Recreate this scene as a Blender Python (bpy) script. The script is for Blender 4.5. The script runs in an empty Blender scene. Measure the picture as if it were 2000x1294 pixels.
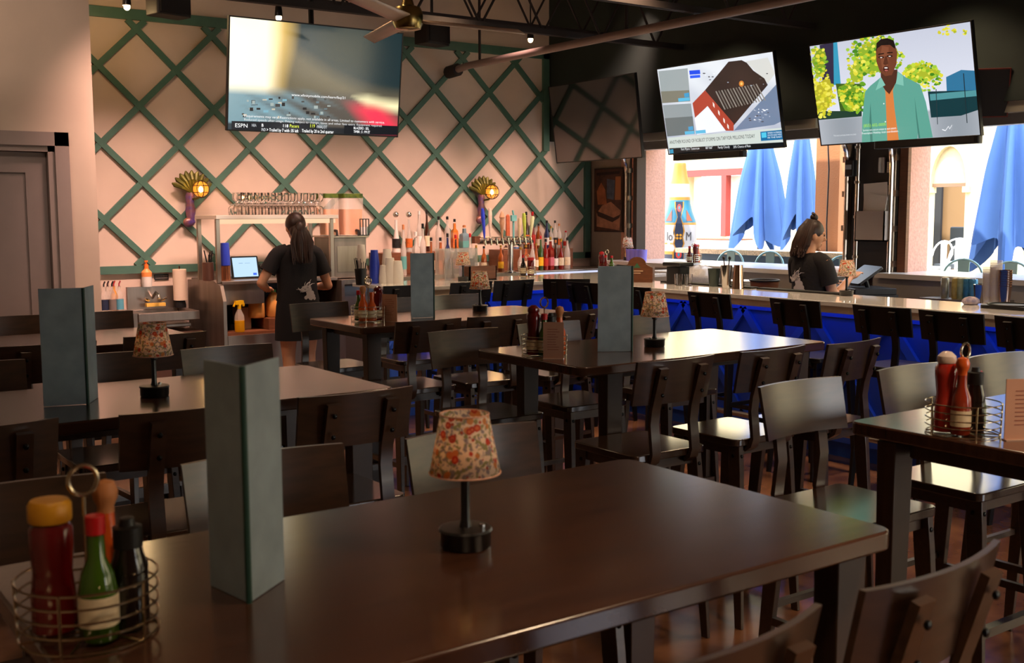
import bpy, math, random
from mathutils import Vector, Matrix
random.seed(7)
PI = math.pi
C = bpy.context.scene.collection
SC = bpy.context.scene

# ---------------------------------------------------------------- camera
FPX, YAW, PITCH, ROLL, EYE = 2177.26, math.radians(35.404), math.radians(6.095), math.radians(-0.218), 1.65
_F = Vector((math.sin(YAW)*math.cos(PITCH), math.cos(YAW)*math.cos(PITCH), -math.sin(PITCH)))
_R = Vector((math.cos(YAW), -math.sin(YAW), 0)); _U = _R.cross(_F)
_c, _s = math.cos(ROLL), math.sin(ROLL)
CR, CU = _c*_R + _s*_U, -_s*_R + _c*_U
cam = bpy.data.cameras.new('camera'); camo = bpy.data.objects.new('camera', cam); C.objects.link(camo)
M = Matrix((CR, CU, -_F)).transposed().to_4x4(); M.translation = Vector((0, 0, EYE)); camo.matrix_world = M
cam.sensor_width = 36; cam.lens = 36*FPX/2000; cam.clip_start = .02; cam.clip_end = 400
cam.dof.use_dof = True; cam.dof.focus_distance = 7.2; cam.dof.aperture_fstop = 7.5
SC.camera = camo
def on(ax, val, px, py):
    """point of a known plane (x, y or z = val) that is seen at a photograph pixel"""
    d = CR*(px-1000) - CU*(py-647) + _F*FPX
    i = 'xyz'.index(ax); t = (val-(0, 0, EYE)[i])/d[i]
    return Vector((0, 0, EYE)) + d*t

# ---------------------------------------------------------------- view, sky, sun, large lights
SC.view_settings.view_transform = 'Standard'; SC.view_settings.look = 'None'
SC.view_settings.exposure = 0.92; SC.view_settings.gamma = 1; SC.view_settings.use_curve_mapping = False
w = bpy.data.worlds.new('sky'); SC.world = w; w.use_nodes = True
nt = w.node_tree; nt.nodes.clear()
wo = nt.nodes.new('ShaderNodeOutputWorld'); bg = nt.nodes.new('ShaderNodeBackground')
tc = nt.nodes.new('ShaderNodeTexCoord'); sp = nt.nodes.new('ShaderNodeSeparateXYZ'); cr = nt.nodes.new('ShaderNodeValToRGB')
mp = nt.nodes.new('ShaderNodeMapRange'); mp.inputs[1].default_value = -.12; mp.inputs[2].default_value = .5
nt.links.new(tc.outputs['Generated'], sp.inputs[0]); nt.links.new(sp.outputs[2], mp.inputs[0]); nt.links.new(mp.outputs[0], cr.inputs[0])
cr.color_ramp.elements[0].color = (.34, .28, .23, 1); cr.color_ramp.elements[1].color = (.55, .72, 1, 1)
e = cr.color_ramp.elements.new(.17); e.color = (.45, .40, .35, 1)
e = cr.color_ramp.elements.new(.25); e.color = (1, .94, .84, 1)
nt.links.new(cr.outputs[0], bg.inputs[0]); bg.inputs[1].default_value = 5.2; nt.links.new(bg.outputs[0], wo.inputs[0])

def light(name, kind, loc, power, color, rot=None, size=None, look=None, **kw):
    l = bpy.data.lights.new(name, kind); l.energy = power; l.color = color
    o = bpy.data.objects.new(name, l); C.objects.link(o); o.location = loc
    if rot: o.rotation_euler = rot
    if look is not None: o.rotation_euler = (Vector(look)-Vector(loc)).to_track_quat('-Z', 'Y').to_euler()
    if size and kind == 'AREA':
        l.shape = 'RECTANGLE'; l.size, l.size_y = size
    for k, v in kw.items(): setattr(l, k, v)
    return o
sun = light('sun', 'SUN', (20, 0, 30), 5.0, (1, .95, .86), look=(20+6, 3.5, 18), angle=.01)
# daylight guides in the real openings (portals: they only help the sky be sampled)
for nm, loc, rot, sz in (('portal_window_1', (8.55, 7.85, 1.75), (0, PI/2, 0), (1.2, 2.7)), ('portal_window_2', (8.55, 4.2, 1.75), (0, PI/2, 0), (1.2, 3.2)),
                         ('portal_window_4', (8.55, -1.5, 1.75), (0, PI/2, 0), (1.2, 3.4)), ('portal_front', (6.2, -3.95, 1.4), (PI/2, 0, 0), (3.3, 2.2))):
    o = light(nm, 'AREA', loc, 1, (1, 1, 1), rot=rot, size=sz); o.data.cycles.is_portal = True
# added lamps out of view that wash the lower back wall in pink
for i, (x, y) in enumerate(((4.4, 8.35), (5.9, 8.35), (7.35, 8.35), (2.95, 8.35))):
    light('back_wall_fill', 'AREA', (x, y, 3.68), 11, (1, .60, .50), look=(x, 10.1, .35), size=(.6, .2), spread=math.radians(60))
for x, y, e in ((1.2, 6.4, 10), (3.6, 2.8, 5), (.2, .1, 7), (3.4, 6.9, 6), (2.6, .2, 20), (5.6, 6.2, 11), (5.6, 4.0, 11), (5.0, 7.7, 7), (7.15, 7.3, 7), (7.15, 5.0, 7)):
    light('room_fill', 'AREA', (x, y, 3.5), e, (1, .68, .42), look=(x, y, 0), size=(.25, .25), spread=math.radians(110))  # unseen warm fill added to brighten floor, tables and bar

light('door_wall_fill', 'AREA', (1.1, 7.4, 3.7), 11, (1, .74, .58), look=(1.9, 9.2, 1.9), size=(.6, .3), spread=math.radians(150))  # extra lamp added out of view to lift the door wall
# ---------------------------------------------------------------- materials
def lin(h):
    if isinstance(h, (tuple, list)): return tuple(h)+(1,) if len(h) == 3 else tuple(h)
    h = h.lstrip('#'); v = [int(h[i:i+2], 16)/255 for i in (0, 2, 4)]
    return tuple((c/12.92 if c <= .04045 else ((c+.055)/1.055)**2.4) for c in v)+(1,)
MC = {}
def mat(name, col, rough=.5, metal=0, emit=0, trans=0, noise=0, nscale=8, bump=0, coat=0, alpha=1, ior=1.45, stretch=None, col2=None, ecol=None, spec=None, sub=0):
    if name in MC: return MC[name]
    m = bpy.data.materials.new(name); m.use_nodes = True; t = m.node_tree; b = t.nodes['Principled BSDF']
    b.inputs['Base Color'].default_value = lin(col); b.inputs['Roughness'].default_value = rough; b.inputs['Metallic'].default_value = metal
    b.inputs['IOR'].default_value = ior; b.inputs['Transmission Weight'].default_value = trans; b.inputs['Coat Weight'].default_value = coat; b.inputs['Coat Roughness'].default_value = rough
    b.inputs['Alpha'].default_value = alpha
    if spec is not None: b.inputs['Specular IOR Level'].default_value = spec
    if sub: b.inputs['Subsurface Weight'].default_value = sub; b.inputs['Subsurface Radius'].default_value = (.02, .01, .005)
    if emit: b.inputs['Emission Color'].default_value = lin(ecol or col); b.inputs['Emission Strength'].default_value = emit
    if noise or bump or col2:
        tcn = t.nodes.new('ShaderNodeTexCoord'); mpn = t.nodes.new('ShaderNodeMapping'); n = t.nodes.new('ShaderNodeTexNoise')
        n.inputs['Scale'].default_value = nscale; n.inputs['Detail'].default_value = 6
        if stretch: mpn.inputs['Scale'].default_value = stretch
        t.links.new(tcn.outputs['Object'], mpn.inputs[0]); t.links.new(mpn.outputs[0], n.inputs['Vector'])
        if noise or col2:
            r = t.nodes.new('ShaderNodeValToRGB'); c0 = lin(col); c1 = lin(col2) if col2 else tuple(min(1, c*(1+noise)) for c in c0[:3])+(1,)
            if not col2: c0 = tuple(c*(1-noise) for c in c0[:3])+(1,)
            r.color_ramp.elements[0].position = .32; r.color_ramp.elements[1].position = .68
            r.color_ramp.elements[0].color = c0; r.color_ramp.elements[1].color = c1
            t.links.new(n.outputs[0], r.inputs[0]); t.links.new(r.outputs[0], b.inputs['Base Color'])
        if bump:
            bn = t.nodes.new('ShaderNodeBump'); bn.inputs['Strength'].default_value = bump; bn.inputs['Distance'].default_value = .01
            t.links.new(n.outputs[0], bn.inputs['Height']); t.links.new(bn.outputs[0], b.inputs['Normal'])
    MC[name] = m; return m
def glow(name, col, s=1.0): return mat(name, (0, 0, 0), .3, emit=s, ecol=col)

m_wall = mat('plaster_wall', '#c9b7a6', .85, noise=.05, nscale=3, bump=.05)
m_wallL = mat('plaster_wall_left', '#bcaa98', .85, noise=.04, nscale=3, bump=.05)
m_lat = mat('green_lattice_paint', '#45695a', .45, noise=.08, nscale=12)
m_green = mat('dark_green_wall', '#232e2b', .7, noise=.1, nscale=5)
m_ceil = mat('ceiling_deck', '#8a7262', .9, noise=.15, nscale=4, stretch=(1, 12, 1))
m_floor = mat('polished_concrete_floor', '#5a3a2a', .2, col2='#8a6044', nscale=3.5, bump=.03)
m_grey = mat('grey_door_paint', '#8d7f78', .6, noise=.03)
m_steel = mat('brushed_steel', '#a79b8c', .32, 1, noise=.12, nscale=20, stretch=(1, 1, .1))
m_chrome = mat('chrome', '#d8d4cc', .12, 1)
m_wire = mat('wire_chrome', '#c9b79a', .2, 1)
m_black = mat('black_metal', '#0d0b0b', .35, 0, coat=.3)
m_blackp = mat('black_plastic', '#100f10', .45)
m_top = mat('dark_table_wood', '#38231a', .17, col2='#4c3022', nscale=5, stretch=(.6, 9, 1), coat=.7, bump=.02)
m_edge = mat('table_edge_wood', '#2c1d14', .35, col2='#3a281c', nscale=6, stretch=(.6, 9, 1))
m_chair = mat('walnut_chair_wood', '#34241a', .3, col2='#463022', nscale=7, stretch=(1, 8, 8), coat=.7)
m_seat = mat('seat_wood', '#2d2019', .15, col2='#3d2b20', nscale=7, stretch=(8, 1, 1), coat=1)
m_bolt = mat('black_bolt', '#080707', .3, .6)
m_stool = mat('black_stool_wood', '#0d0a09', .5)
m_quartz = mat('white_quartz', '#f0eeec', .07, noise=.04, nscale=30, coat=.5)
m_quartze = mat('counter_edge_wood', '#f0d8bc', .4, noise=.08)
m_blue = mat('royal_blue_paint', '#3460c4', .4, noise=.05, emit=0)
m_brown = mat('brown_wood', '#6a3f26', .45, noise=.2, nscale=10, stretch=(1, 1, 8))
m_white = mat('white_plastic', '#dcd8d0', .4)
m_paper = mat('paper', '#e6ded0', .8)
m_card = mat('kraft_card', '#b98a70', .7, noise=.05)
m_stucco = mat('pink_stucco', '#cf9c86', .9, noise=.1, nscale=40, bump=.6)
m_cream = mat('cream_stucco', '#bfae86', .9, noise=.04, nscale=20)

# ---------------------------------------------------------------- mesh builder
class MB:
    def __init__(s): s.v = []; s.f = []; s.m = []; s.mi = 0
    def add(s, vs, fs, mi=None):
        b = len(s.v); s.v += [tuple(v) for v in vs]; s.f += [tuple(i+b for i in f) for f in fs]; s.m += [s.mi if mi is None else mi]*len(fs); return s
    def box(s, c, d, rz=0, taper=1, rx=0, ry=0):
        hx, hy, hz = d[0]/2, d[1]/2, d[2]/2
        vs = []
        R = Matrix.Rotation(rz, 3, 'Z') @ Matrix.Rotation(ry, 3, 'Y') @ Matrix.Rotation(rx, 3, 'X')
        for z in (-1, 1):
            k = taper if z > 0 else 1
            for x, y in ((-1, -1), (1, -1), (1, 1), (-1, 1)):
                p = R @ Vector((x*hx*k, y*hy*k, z*hz)); vs.append(p+Vector(c))
        return s.add(vs, [(3, 2, 1, 0), (4, 5, 6, 7), (0, 1, 5, 4), (1, 2, 6, 5), (2, 3, 7, 6), (3, 0, 4, 7)])
    def bb(s, x0, x1, y0, y1, z0, z1): return s.box(((x0+x1)/2, (y0+y1)/2, (z0+z1)/2), (x1-x0, y1-y0, z1-z0))
    def rbox(s, c, d, r, n=4, ax='z'):
        """box with rounded vertical corners"""
        hx, hy = d[0]/2-r, d[1]/2-r; poly = []
        for k, (sx, sy) in enumerate(((1, 1), (-1, 1), (-1, -1), (1, -1))):
            for j in range(n+1):
                a = k*PI/2 + j*PI/2/n; poly.append((sx*hx+r*math.cos(a), sy*hy+r*math.sin(a)))
        return s.prism(poly, -d[2]/2, d[2]/2, c)
    def prism(s, poly, z0, z1, c=(0, 0, 0), M=None):
        n = len(poly); c = Vector(c)
        f = (lambda p: (M @ Vector(p))+c) if M else (lambda p: Vector(p)+c)
        vs = [f((x, y, z0)) for x, y in poly]+[f((x, y, z1)) for x, y in poly]
        fs = [tuple(range(n-1, -1, -1)), tuple(range(n, 2*n))]+[(i, (i+1) % n, n+(i+1) % n, n+i) for i in range(n)]
        return s.add(vs, fs)
    def tube(s, pts, r, n=10, cap=True, closed=False, flat=None):
        """round tube; r a number or list; flat=(a,b,up) makes an a x b strip instead"""
        pts = [Vector(p) for p in pts]; N = len(pts); vs = []; fs = []; up0 = None
        for i, p in enumerate(pts):
            if closed: t = pts[(i+1) % N]-pts[i-1]
            else: t = pts[min(i+1, N-1)]-pts[max(i-1, 0)]
            t.normalize()
            if up0 is None:
                up0 = Vector((0, 0, 1)) if abs(t.z) < .9 else Vector((1, 0, 0))
                if flat: up0 = Vector(flat[2])
            u = (up0-t*up0.dot(t)).normalized() if (up0-t*up0.dot(t)).length > 1e-6 else t.orthogonal().normalized()
            if not flat: up0 = u
            q = t.cross(u); rr = r[i] if isinstance(r, (list, tuple)) else r
            if flat:
                a, b = flat[0]/2, flat[1]/2
                if isinstance(r, (list, tuple)): a *= rr; b *= rr
                for x, y in ((-a, -b), (a, -b), (a, b), (-a, b)): vs.append(p+u*x+q*y)
            else:
                for k in range(n): a = 2*PI*k/n; vs.append(p+u*rr*math.cos(a)+q*rr*math.sin(a))
        n = 4 if flat else n
        for i in range(N if closed else N-1):
            for k in range(n):
                a, b = i*n, ((i+1) % N)*n; fs.append((a+k, b+k, b+(k+1) % n, a+(k+1) % n))
        if cap and not closed: fs += [tuple(range(n)), tuple(range((N-1)*n+n-1, (N-1)*n-1, -1))]
        return s.add(vs, fs)
    def lathe(s, prof, n=20, c=(0, 0, 0), M=None, cap=True):
        c = Vector(c); vs = []; fs = []
        for r, z in prof:
            for k in range(n):
                a = 2*PI*k/n; p = Vector((r*math.cos(a), r*math.sin(a), z)); vs.append((M @ p if M else p)+c)
        for i in range(len(prof)-1):
            for k in range(n): fs.append((i*n+k, i*n+(k+1) % n, (i+1)*n+(k+1) % n, (i+1)*n+k))
        if cap:
            if prof[0][0] > 1e-6: fs.append(tuple(range(n-1, -1, -1)))
            if prof[-1][0] > 1e-6: fs.append(tuple(range((len(prof)-1)*n, len(prof)*n)))
        return s.add(vs, fs)
    def ell(s, c, r, n=14, m=10, M=None):
        pr = []; c = Vector(c); vs = []; fs = []
        for i in range(m+1):
            th = PI*i/m
            for k in range(n):
                a = 2*PI*k/n; p = Vector((r[0]*math.sin(th)*math.cos(a), r[1]*math.sin(th)*math.sin(a), -r[2]*math.cos(th))); vs.append((M @ p if M else p)+c)
        for i in range(m):
            for k in range(n): fs.append((i*n+k, i*n+(k+1) % n, (i+1)*n+(k+1) % n, (i+1)*n+k))
        return s.add(vs, fs)
    def loft(s, rings, cap=True):
        n = len(rings[0]); vs = [p for r in rings for p in r]; fs = []
        for i in range(len(rings)-1):
            for k in range(n): fs.append((i*n+k, i*n+(k+1) % n, (i+1)*n+(k+1) % n, (i+1)*n+k))
        if cap: fs += [tuple(range(n-1, -1, -1)), tuple(range((len(rings)-1)*n, len(rings)*n))]
        return s.add(vs, fs)
    def grid(s, P, nu, nv, cu=False):
        vs = [P(i, j) for j in range(nv) for i in range(nu)]; fs = []
        for j in range(nv-1):
            for i in range(nu if cu else nu-1): fs.append((j*nu+i, j*nu+(i+1) % nu, (j+1)*nu+(i+1) % nu, (j+1)*nu+i))
        return s.add(vs, fs)
    def build(s, name, mats, parent=None, smooth=True, ang=35, bevel=0, loc=None, rz=0, label=None):
        me = bpy.data.meshes.new(name); me.from_pydata(s.v, [], s.f)
        if not isinstance(mats, (list, tuple)): mats = [mats]
        for m in mats: me.materials.append(m)
        me.polygons.foreach_set('material_index', s.m)
        me.validate(); me.update()
        if smooth:
            me.shade_smooth(); me.set_sharp_from_angle(angle=math.radians(ang))
        o = bpy.data.objects.new(name, me); C.objects.link(o)
        if parent: o.parent = parent
        if loc is not None: o.location = loc
        if rz: o.rotation_euler.z = rz
        if bevel:
            b = o.modifiers.new('bevel', 'BEVEL'); b.width = bevel; b.segments = 2; b.limit_method = 'ANGLE'; b.angle_limit = math.radians(50)
        if label: o['label'] = label
        return o
FONT = None
def text(mb, s, size, M, mi=0, align='LEFT', bold=0):
    cu = bpy.data.curves.new('t', 'FONT'); cu.body = s; cu.size = size; cu.align_x = align; cu.resolution_u = 2; cu.offset = bold
    o = bpy.data.objects.new('t', cu); C.objects.link(o); bpy.context.view_layer.update()
    me = o.evaluated_get(bpy.context.evaluated_depsgraph_get()).to_mesh()
    mb.add([M @ v.co for v in me.vertices], [tuple(p.vertices) for p in me.polygons], mi)
    o.to_mesh_clear(); bpy.data.objects.remove(o); bpy.data.curves.remove(cu)
def thing(name, label, cat, loc=(0, 0, 0), rz=0, group=None):
    o = bpy.data.objects.new(name, None); C.objects.link(o); o.location = loc; o.rotation_euler.z = rz; o.empty_display_size = .05
    o['label'] = label; o['category'] = cat
    if group: o['group'] = group
    return o
def tag(o, label, cat, group=None, kind=None):
    o['label'] = label; o['category'] = cat
    if group: o['group'] = group
    if kind: o['kind'] = kind
    return o
def struct(name, mb, m, **kw):
    o = mb.build(name, m, **kw); o['kind'] = 'structure'; return o
def dup(root, loc, rz=0, label=None, group=None, swap=None):
    kids = [o for o in bpy.data.objects if o.parent == root]
    def cp(o, par):
        c = o.copy(); C.objects.link(c)
        if par: c.parent = par
        for g in [q for q in bpy.data.objects if q.parent == o and q is not c]: cp(g, c)
        return c
    r = cp(root, None); r.location = loc; r.rotation_euler.z = rz
    if label: r['label'] = label
    if group: r['group'] = group
    return r
def rect_frame(mb, x0, x1, z0, z1, w, y0, y1):
    mb.bb(x0, x0+w, y0, y1, z0, z1); mb.bb(x1-w, x1, y0, y1, z0, z1); mb.bb(x0+w, x1-w, y0, y1, z1-w, z1); mb.bb(x0+w, x1-w, y0, y1, z0, z0+w)
# ---------------------------------------------------------------- room shell
XL, YF, YB, XR, ZC = -1.6, -3.8, 10.1, 8.3, 4.1
struct('floor', MB().bb(XL-.2, XR+.02, YF-.2, YB+.2, -.1, 0), m_floor, smooth=False)
struct('ceiling', MB().bb(XL-.2, XR+.6, YF-.2, YB+.2, ZC, ZC+.1), m_ceil, smooth=False)
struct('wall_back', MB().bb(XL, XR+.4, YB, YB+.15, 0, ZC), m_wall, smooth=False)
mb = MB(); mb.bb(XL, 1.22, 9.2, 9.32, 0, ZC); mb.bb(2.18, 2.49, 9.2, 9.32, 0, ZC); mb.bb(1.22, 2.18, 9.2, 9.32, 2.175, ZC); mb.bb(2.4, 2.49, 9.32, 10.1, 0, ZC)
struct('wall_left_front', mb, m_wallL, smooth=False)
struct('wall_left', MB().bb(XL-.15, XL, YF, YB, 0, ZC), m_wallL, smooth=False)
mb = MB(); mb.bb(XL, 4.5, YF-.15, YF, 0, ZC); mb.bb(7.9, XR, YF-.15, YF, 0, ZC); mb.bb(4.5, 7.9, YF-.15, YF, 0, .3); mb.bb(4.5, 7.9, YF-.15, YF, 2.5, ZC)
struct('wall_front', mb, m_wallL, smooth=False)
# street glazing mullions behind the camera
mb = MB()
for i in range(3): x = 4.53+i*1.67; mb.bb(x-.03, x+.03, YF-.1, YF-.04, .3, 2.5)
struct('window_3', mb, m_black, smooth=False)
# right wall: two roll-up openings
W1, W2, W4, ZS, ZH, TW = (6.42, 9.24), (2.6, 5.86), (-3.3, .3), 1.1, 2.38, .3
mb = MB()
mb.bb(XR, XR+TW, W1[1], YB+.15, 0, ZC); mb.bb(XR, XR+TW, W2[1], W1[0], 0, ZC); mb.bb(XR, XR+TW, W4[1], W2[0], 0, ZC); mb.bb(XR, XR+TW, YF, W4[0], 0, ZC)
mb.bb(XR, XR+TW, W1[0], W1[1], 0, ZS); mb.bb(XR, XR+TW, W2[0], W2[1], 0, ZS); mb.bb(XR, XR+TW, W4[0], W4[1], 0, ZS); mb.bb(XR, XR+TW, W4[0], W4[1], ZH+.1, ZC)
mb.bb(XR, XR+TW, W1[0], W1[1], ZH+.1, ZC); mb.bb(XR, XR+TW, W2[0], W2[1], ZH+.1, ZC)
struct('wall_right', mb, mat('taupe_wall', '#9a8d82', .85, noise=.04), smooth=False)
# pink stucco outer reveals of the openings
mb = MB()
for y, e in ((W1[1], .34), (W2[1], .27)): mb.bb(XR-(.01 if y > 9 else .06), XR+e, y-.04, y+.3, 1.1, 2.46); mb.bb(XR+.301, XR+e, y-.04, y+.3, 2.46, 3.2); mb.bb(XR+.301, XR+e, y-.04, y+.3, 0, 1.1)
struct('trim_1', mb, m_stucco, smooth=False)
# bulkhead over the openings, dark green
struct('wall_right_bulkhead', MB().bb(7.7, XR+.02, YF, YB, 2.44, ZC), m_green, smooth=False)
# rolled-up door: pale bottom rails under the bulkhead
for i, (a, b) in enumerate((W1, W2, W4)):
    t = MB(); t.bb(7.72, 7.8, a-.05, b+.05, 2.36, 2.44); o = struct('window_%d' % (1, 2, 4)[i], t, mat('pale_aluminium', '#c8c6b8', .35, .6), smooth=False)
    MB().bb(7.8, 7.9, a-.05, b+.05, 2.28, 2.36).build('door_rail', mat('grey_aluminium', '#8e8c88', .4, .5), o, smooth=False)
    MB().bb(7.9, 8.3, a-.05, b+.05, 2.37, 2.4).build('door_curtain', mat('dark_bronze', '#3a2c22', .5, .2), o, smooth=False)
# dark pier between the openings
struct('wall_right_pier', MB().bb(8.2, XR+.03, W2[1]+.01, W1[0]-.01, 1.1, 2.44), mat('dark_grey_paint', '#3f3b39', .6, noise=.05), smooth=False)
def track(y, side, lbl):
    t = thing('door_track', lbl, 'metal track', (8.16, y, 0), 0)
    pts = [(0, 0, 1.12), (0, 0, 2.05), (-.02, 0, 2.17), (-.08, 0, 2.27), (-.19, 0, 2.33), (-.38, 0, 2.35)]
    MB().tube(pts, .022, 10).build('rail', m_chrome, t)
    mb = MB(); mb.bb(.02, .045, -.03, .03, 1.12, 2.3)
    mb.build('back_plate', m_steel, t, smooth=False)
    for z in (1.2, 1.5, 1.8, 2.1): MB().box((.02, side*.03, z), (.05, .035, .05)).build('bracket', m_steel, t, smooth=False)
track(W1[1]+.06, -1, 'curved silver door track standing beside the framed poster')
track(W1[0]-.05, 1, 'silver door track on the left edge of the dark pier')
track(W2[1]+.05, -1, 'silver door track on the right edge of the dark pier beside the brown post')
tag(MB().bb(8.2, 8.24, W2[1]-.08, W2[1]+.0, 1.12, 2.36).build('wooden_post', m_brown, smooth=False), 'worn brown wooden post beside the pink stucco jamb', 'post')
tag(MB().bb(8.2, 8.33, W1[1]-.06, W1[1]+.0, 1.12, 2.36).build('steel_post', mat('dark_bronze'[:], '#3a2c22', .5), smooth=False), 'narrow dark post between the curved track and the pink jamb', 'post')
# window ledges
mb = MB(); mb.bb(7.78, 8.66, 6.15, 9.3, 1.09, 1.13)
mb.bb(7.95, 8.66, W2[0], 5.9, 1.09, 1.13)
struct('trim_2', mb, mat('ledge_laminate', '#c9c2b8', .25, coat=.2), smooth=False)
mb = MB(); mb.bb(7.82, 8.28, 6.2, 9.3, 0, 1.09); mb.bb(8.0, 8.28, W2[0], 5.95, 0, 1.09)
struct('trim_3', mb, mat('ledge_front', '#9c948c', .5), smooth=False)

# ---------------------------------------------------------------- lattice on the back wall
def lattice():
    mb = MB(); x0, x1, z0, z1 = 2.5, 8.28, 1.19, 3.34; hw, y0, y1 = .026, YB-.03, YB
    nx, nz = .6825, .6655
    def clipline(px, pz, dx, dz):
        # clip to the frame, with the bulkhead step at the right
        ts = [-9, 9]
        for p, d, a, b in ((px, dx, x0, x1), (pz, dz, z0, z1)):
            ta, tb = (a-p)/d, (b-p)/d
            if ta > tb: ta, tb = tb, ta
            ts = [max(ts[0], ta), min(ts[1], tb)]
        a, b = ts
        n = 200; keep = None; seg = []
        for i in range(n+1):
            t = a+(b-a)*i/n; x, z = px+dx*t, pz+dz*t; ok = not (x > 7.66 and z > 2.33)
            if ok and keep is None: keep = t
            if (not ok or i == n) and keep is not None: seg.append((keep, t)); keep = None
        return seg
    for s in (1, -1):
        L = math.hypot(nx, nz); dx, dz = nx/L, s*nz/L; k = -9
        while k < 14:
            px, pz = 2.784+k*nx, 1.6; k += 1
            for a, b in clipline(px, pz, dx, dz):
                if b-a < .06: continue
                A = Vector((px+dx*a, 0, pz+dz*a)); B = Vector((px+dx*b, 0, pz+dz*b)); q = Vector((-dz, 0, dx))*hw
                yy = y0+(.003 if s > 0 else 0)
                vs = [A-q, B-q, B+q, A+q]; vs = [Vector((v.x, yy, v.z)) for v in vs]+[Vector((v.x, y1, v.z)) for v in vs]
                mb.add(vs, [(0, 1, 2, 3), (7, 6, 5, 4), (0, 4, 5, 1), (1, 5, 6, 2), (2, 6, 7, 3), (3, 7, 4, 0)])
    mb.bb(x0, 7.68, y0-.006, y1, 3.34, 3.43); mb.bb(x0, 8.28, y0-.006, y1, 1.12, 1.19)
    mb.bb(8.2, 8.28, y0-.006, y1, 1.12, 2.44); mb.bb(7.6, 7.68, y0-.006, y1, 2.33, 3.43)
    return mb
struct('trim_4', lattice(), m_lat, smooth=False)

# ---------------------------------------------------------------- grey door, left
mb = MB(); mb.bb(2.18, 2.285, 9.165, 9.2, 0, 2.28); mb.bb(1.115, 1.22, 9.165, 9.2, 0, 2.28); mb.bb(1.115, 2.285, 9.165, 9.2, 2.175, 2.28)
mb.bb(2.13, 2.18, 9.185, 9.3, 0, 2.175); mb.bb(1.22, 2.18, 9.185, 9.3, 2.13, 2.175)
d = struct('door_1', mb, m_grey, smooth=False)
mb = MB(); mb.bb(1.22, 2.125, 9.25, 9.29, .01, 2.125); rect_frame(mb, 1.22, 2.125, .01, 2.125, .155, 9.235, 9.25)
mb.build('door_leaf', mat('grey_door_leaf', '#7f726c', .6, noise=.03), d, smooth=False)
# return of the dark opening below the bulkhead (closes the room to the patio beneath the ledge)

# ---------------------------------------------------------------- ceiling steel
m_joist = mat('dark_joist_steel', '#241c1a', .7)
def joist(y, zc, lbl):
    t = thing('bar_joist', lbl, 'ceiling joist', (0, y, 0), 0, 'open web joists under the ceiling')
    mb = MB(); mb.bb(XL, 7.7, -.03, -.005, zc, zc+.05); mb.bb(XL, 7.7, .005, .03, zc, zc+.05)
    mb.build('bottom_chord', m_joist, t, smooth=False)
    mb = MB(); mb.bb(XL, 7.7, -.03, .03, zc+.55, zc+.6); mb.build('top_chord', m_joist, t, smooth=False)
    mb = MB(); n = 14
    for i in range(n):
        a = XL+(7.7-XL)*i/n; b = XL+(7.7-XL)*(i+.5)/n; c = XL+(7.7-XL)*(i+1)/n
        mb.tube([(a, 0, zc+.57), (b, 0, zc+.02)], .012, 6); mb.tube([(b, 0, zc+.02), (c, 0, zc+.57)], .012, 6)
    mb.build('web', m_joist, t)
for y, z, l in ((9.1, 3.45, 'dark open web joist nearest the lattice wall'), (8.0, 3.2, 'dark open web joist crossing above the screen hung over the service station'),
                (6.4, 3.18, 'thin dark joist crossing above the ceiling fan')): joist(y, z, l)
t = thing('conduit_pipe', 'long grey pipe running under the ceiling along the green bulkhead', 'pipe', (6.3, 0, 3.125))
MB().tube([(0, 9.85, -.02), (0, 9.6, 0), (0, 2.0, .02)], .036, 14).build('pipe_run', mat('grey_pipe', '#857570', .5, .2), t)
for y in (9.4, 7.2, 5.2): MB().tube([(0, y, .03), (0, y, .9)], .015, 6).build('hanger', m_joist, t)
MB().tube([(0, 9.98, -.03), (0, 9.8, -.02)], .065, 12).build('elbow', m_joist, t)
# track spot lamps
for i, (x, y, z, e) in enumerate(((2.80, 9.25, 3.33, 'at the far left above the lattice'), (4.08, 9.2, 3.36, 'above the screen hung over the service station'), (6.78, 9.2, 3.40, 'at the right beside the long pipe'))):
    t = thing('track_spotlight', 'small lit track spotlight '+e, 'spotlight', (x, y, z), 0, 'track spotlights over the bar')
    MB().tube([(0, 0, 4.1-z), (0, 0, .06)], .008, 6).build('stem', m_black, t)
    MB().lathe([(.012, .08), (.028, .06), (.034, .0), (.034, -.02)], 14).build('housing', m_black, t)
    MB().ell((0, 0, -.03), (.026, .026, .03), 12, 8).build('bulb', glow('warm_bulb', '#ffd9a0', 9), t)
light('spot_glow', 'POINT', (2.80, 9.45, 3.28), 3, (1, .65, .3), shadow_soft_size=.03)
light('spot_glow', 'POINT', (6.78, 9.2, 3.33), 1, (1, .7, .4), shadow_soft_size=.03)
# ceiling speakers
for i, (x, y, z, l) in enumerate(((3.17, 9.35, 3.4, 'black wall speaker hanging above the left end of the lattice'), (5.87, 9.6, 3.42, 'black wall speaker hanging behind the fan blade'))):
    t = thing('speaker', l, 'speaker', (x, y, z), .25, 'black speakers hung near the ceiling')
    MB().rbox((0, 0, 0), (.32, .2, .26), .03).build('cabinet', mat('speaker_black', '#17100e', .6), t, bevel=.006)
    MB().bb(-.14, .14, -.112, -.101, -.11, .11).build('grille', mat('speaker_grille', '#120c0b', .8, noise=.3, nscale=200), t, smooth=False)
    MB().tube([(0, 0, .12), (0, 0, .68)], .015, 8).build('bracket', m_black, t)
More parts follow.
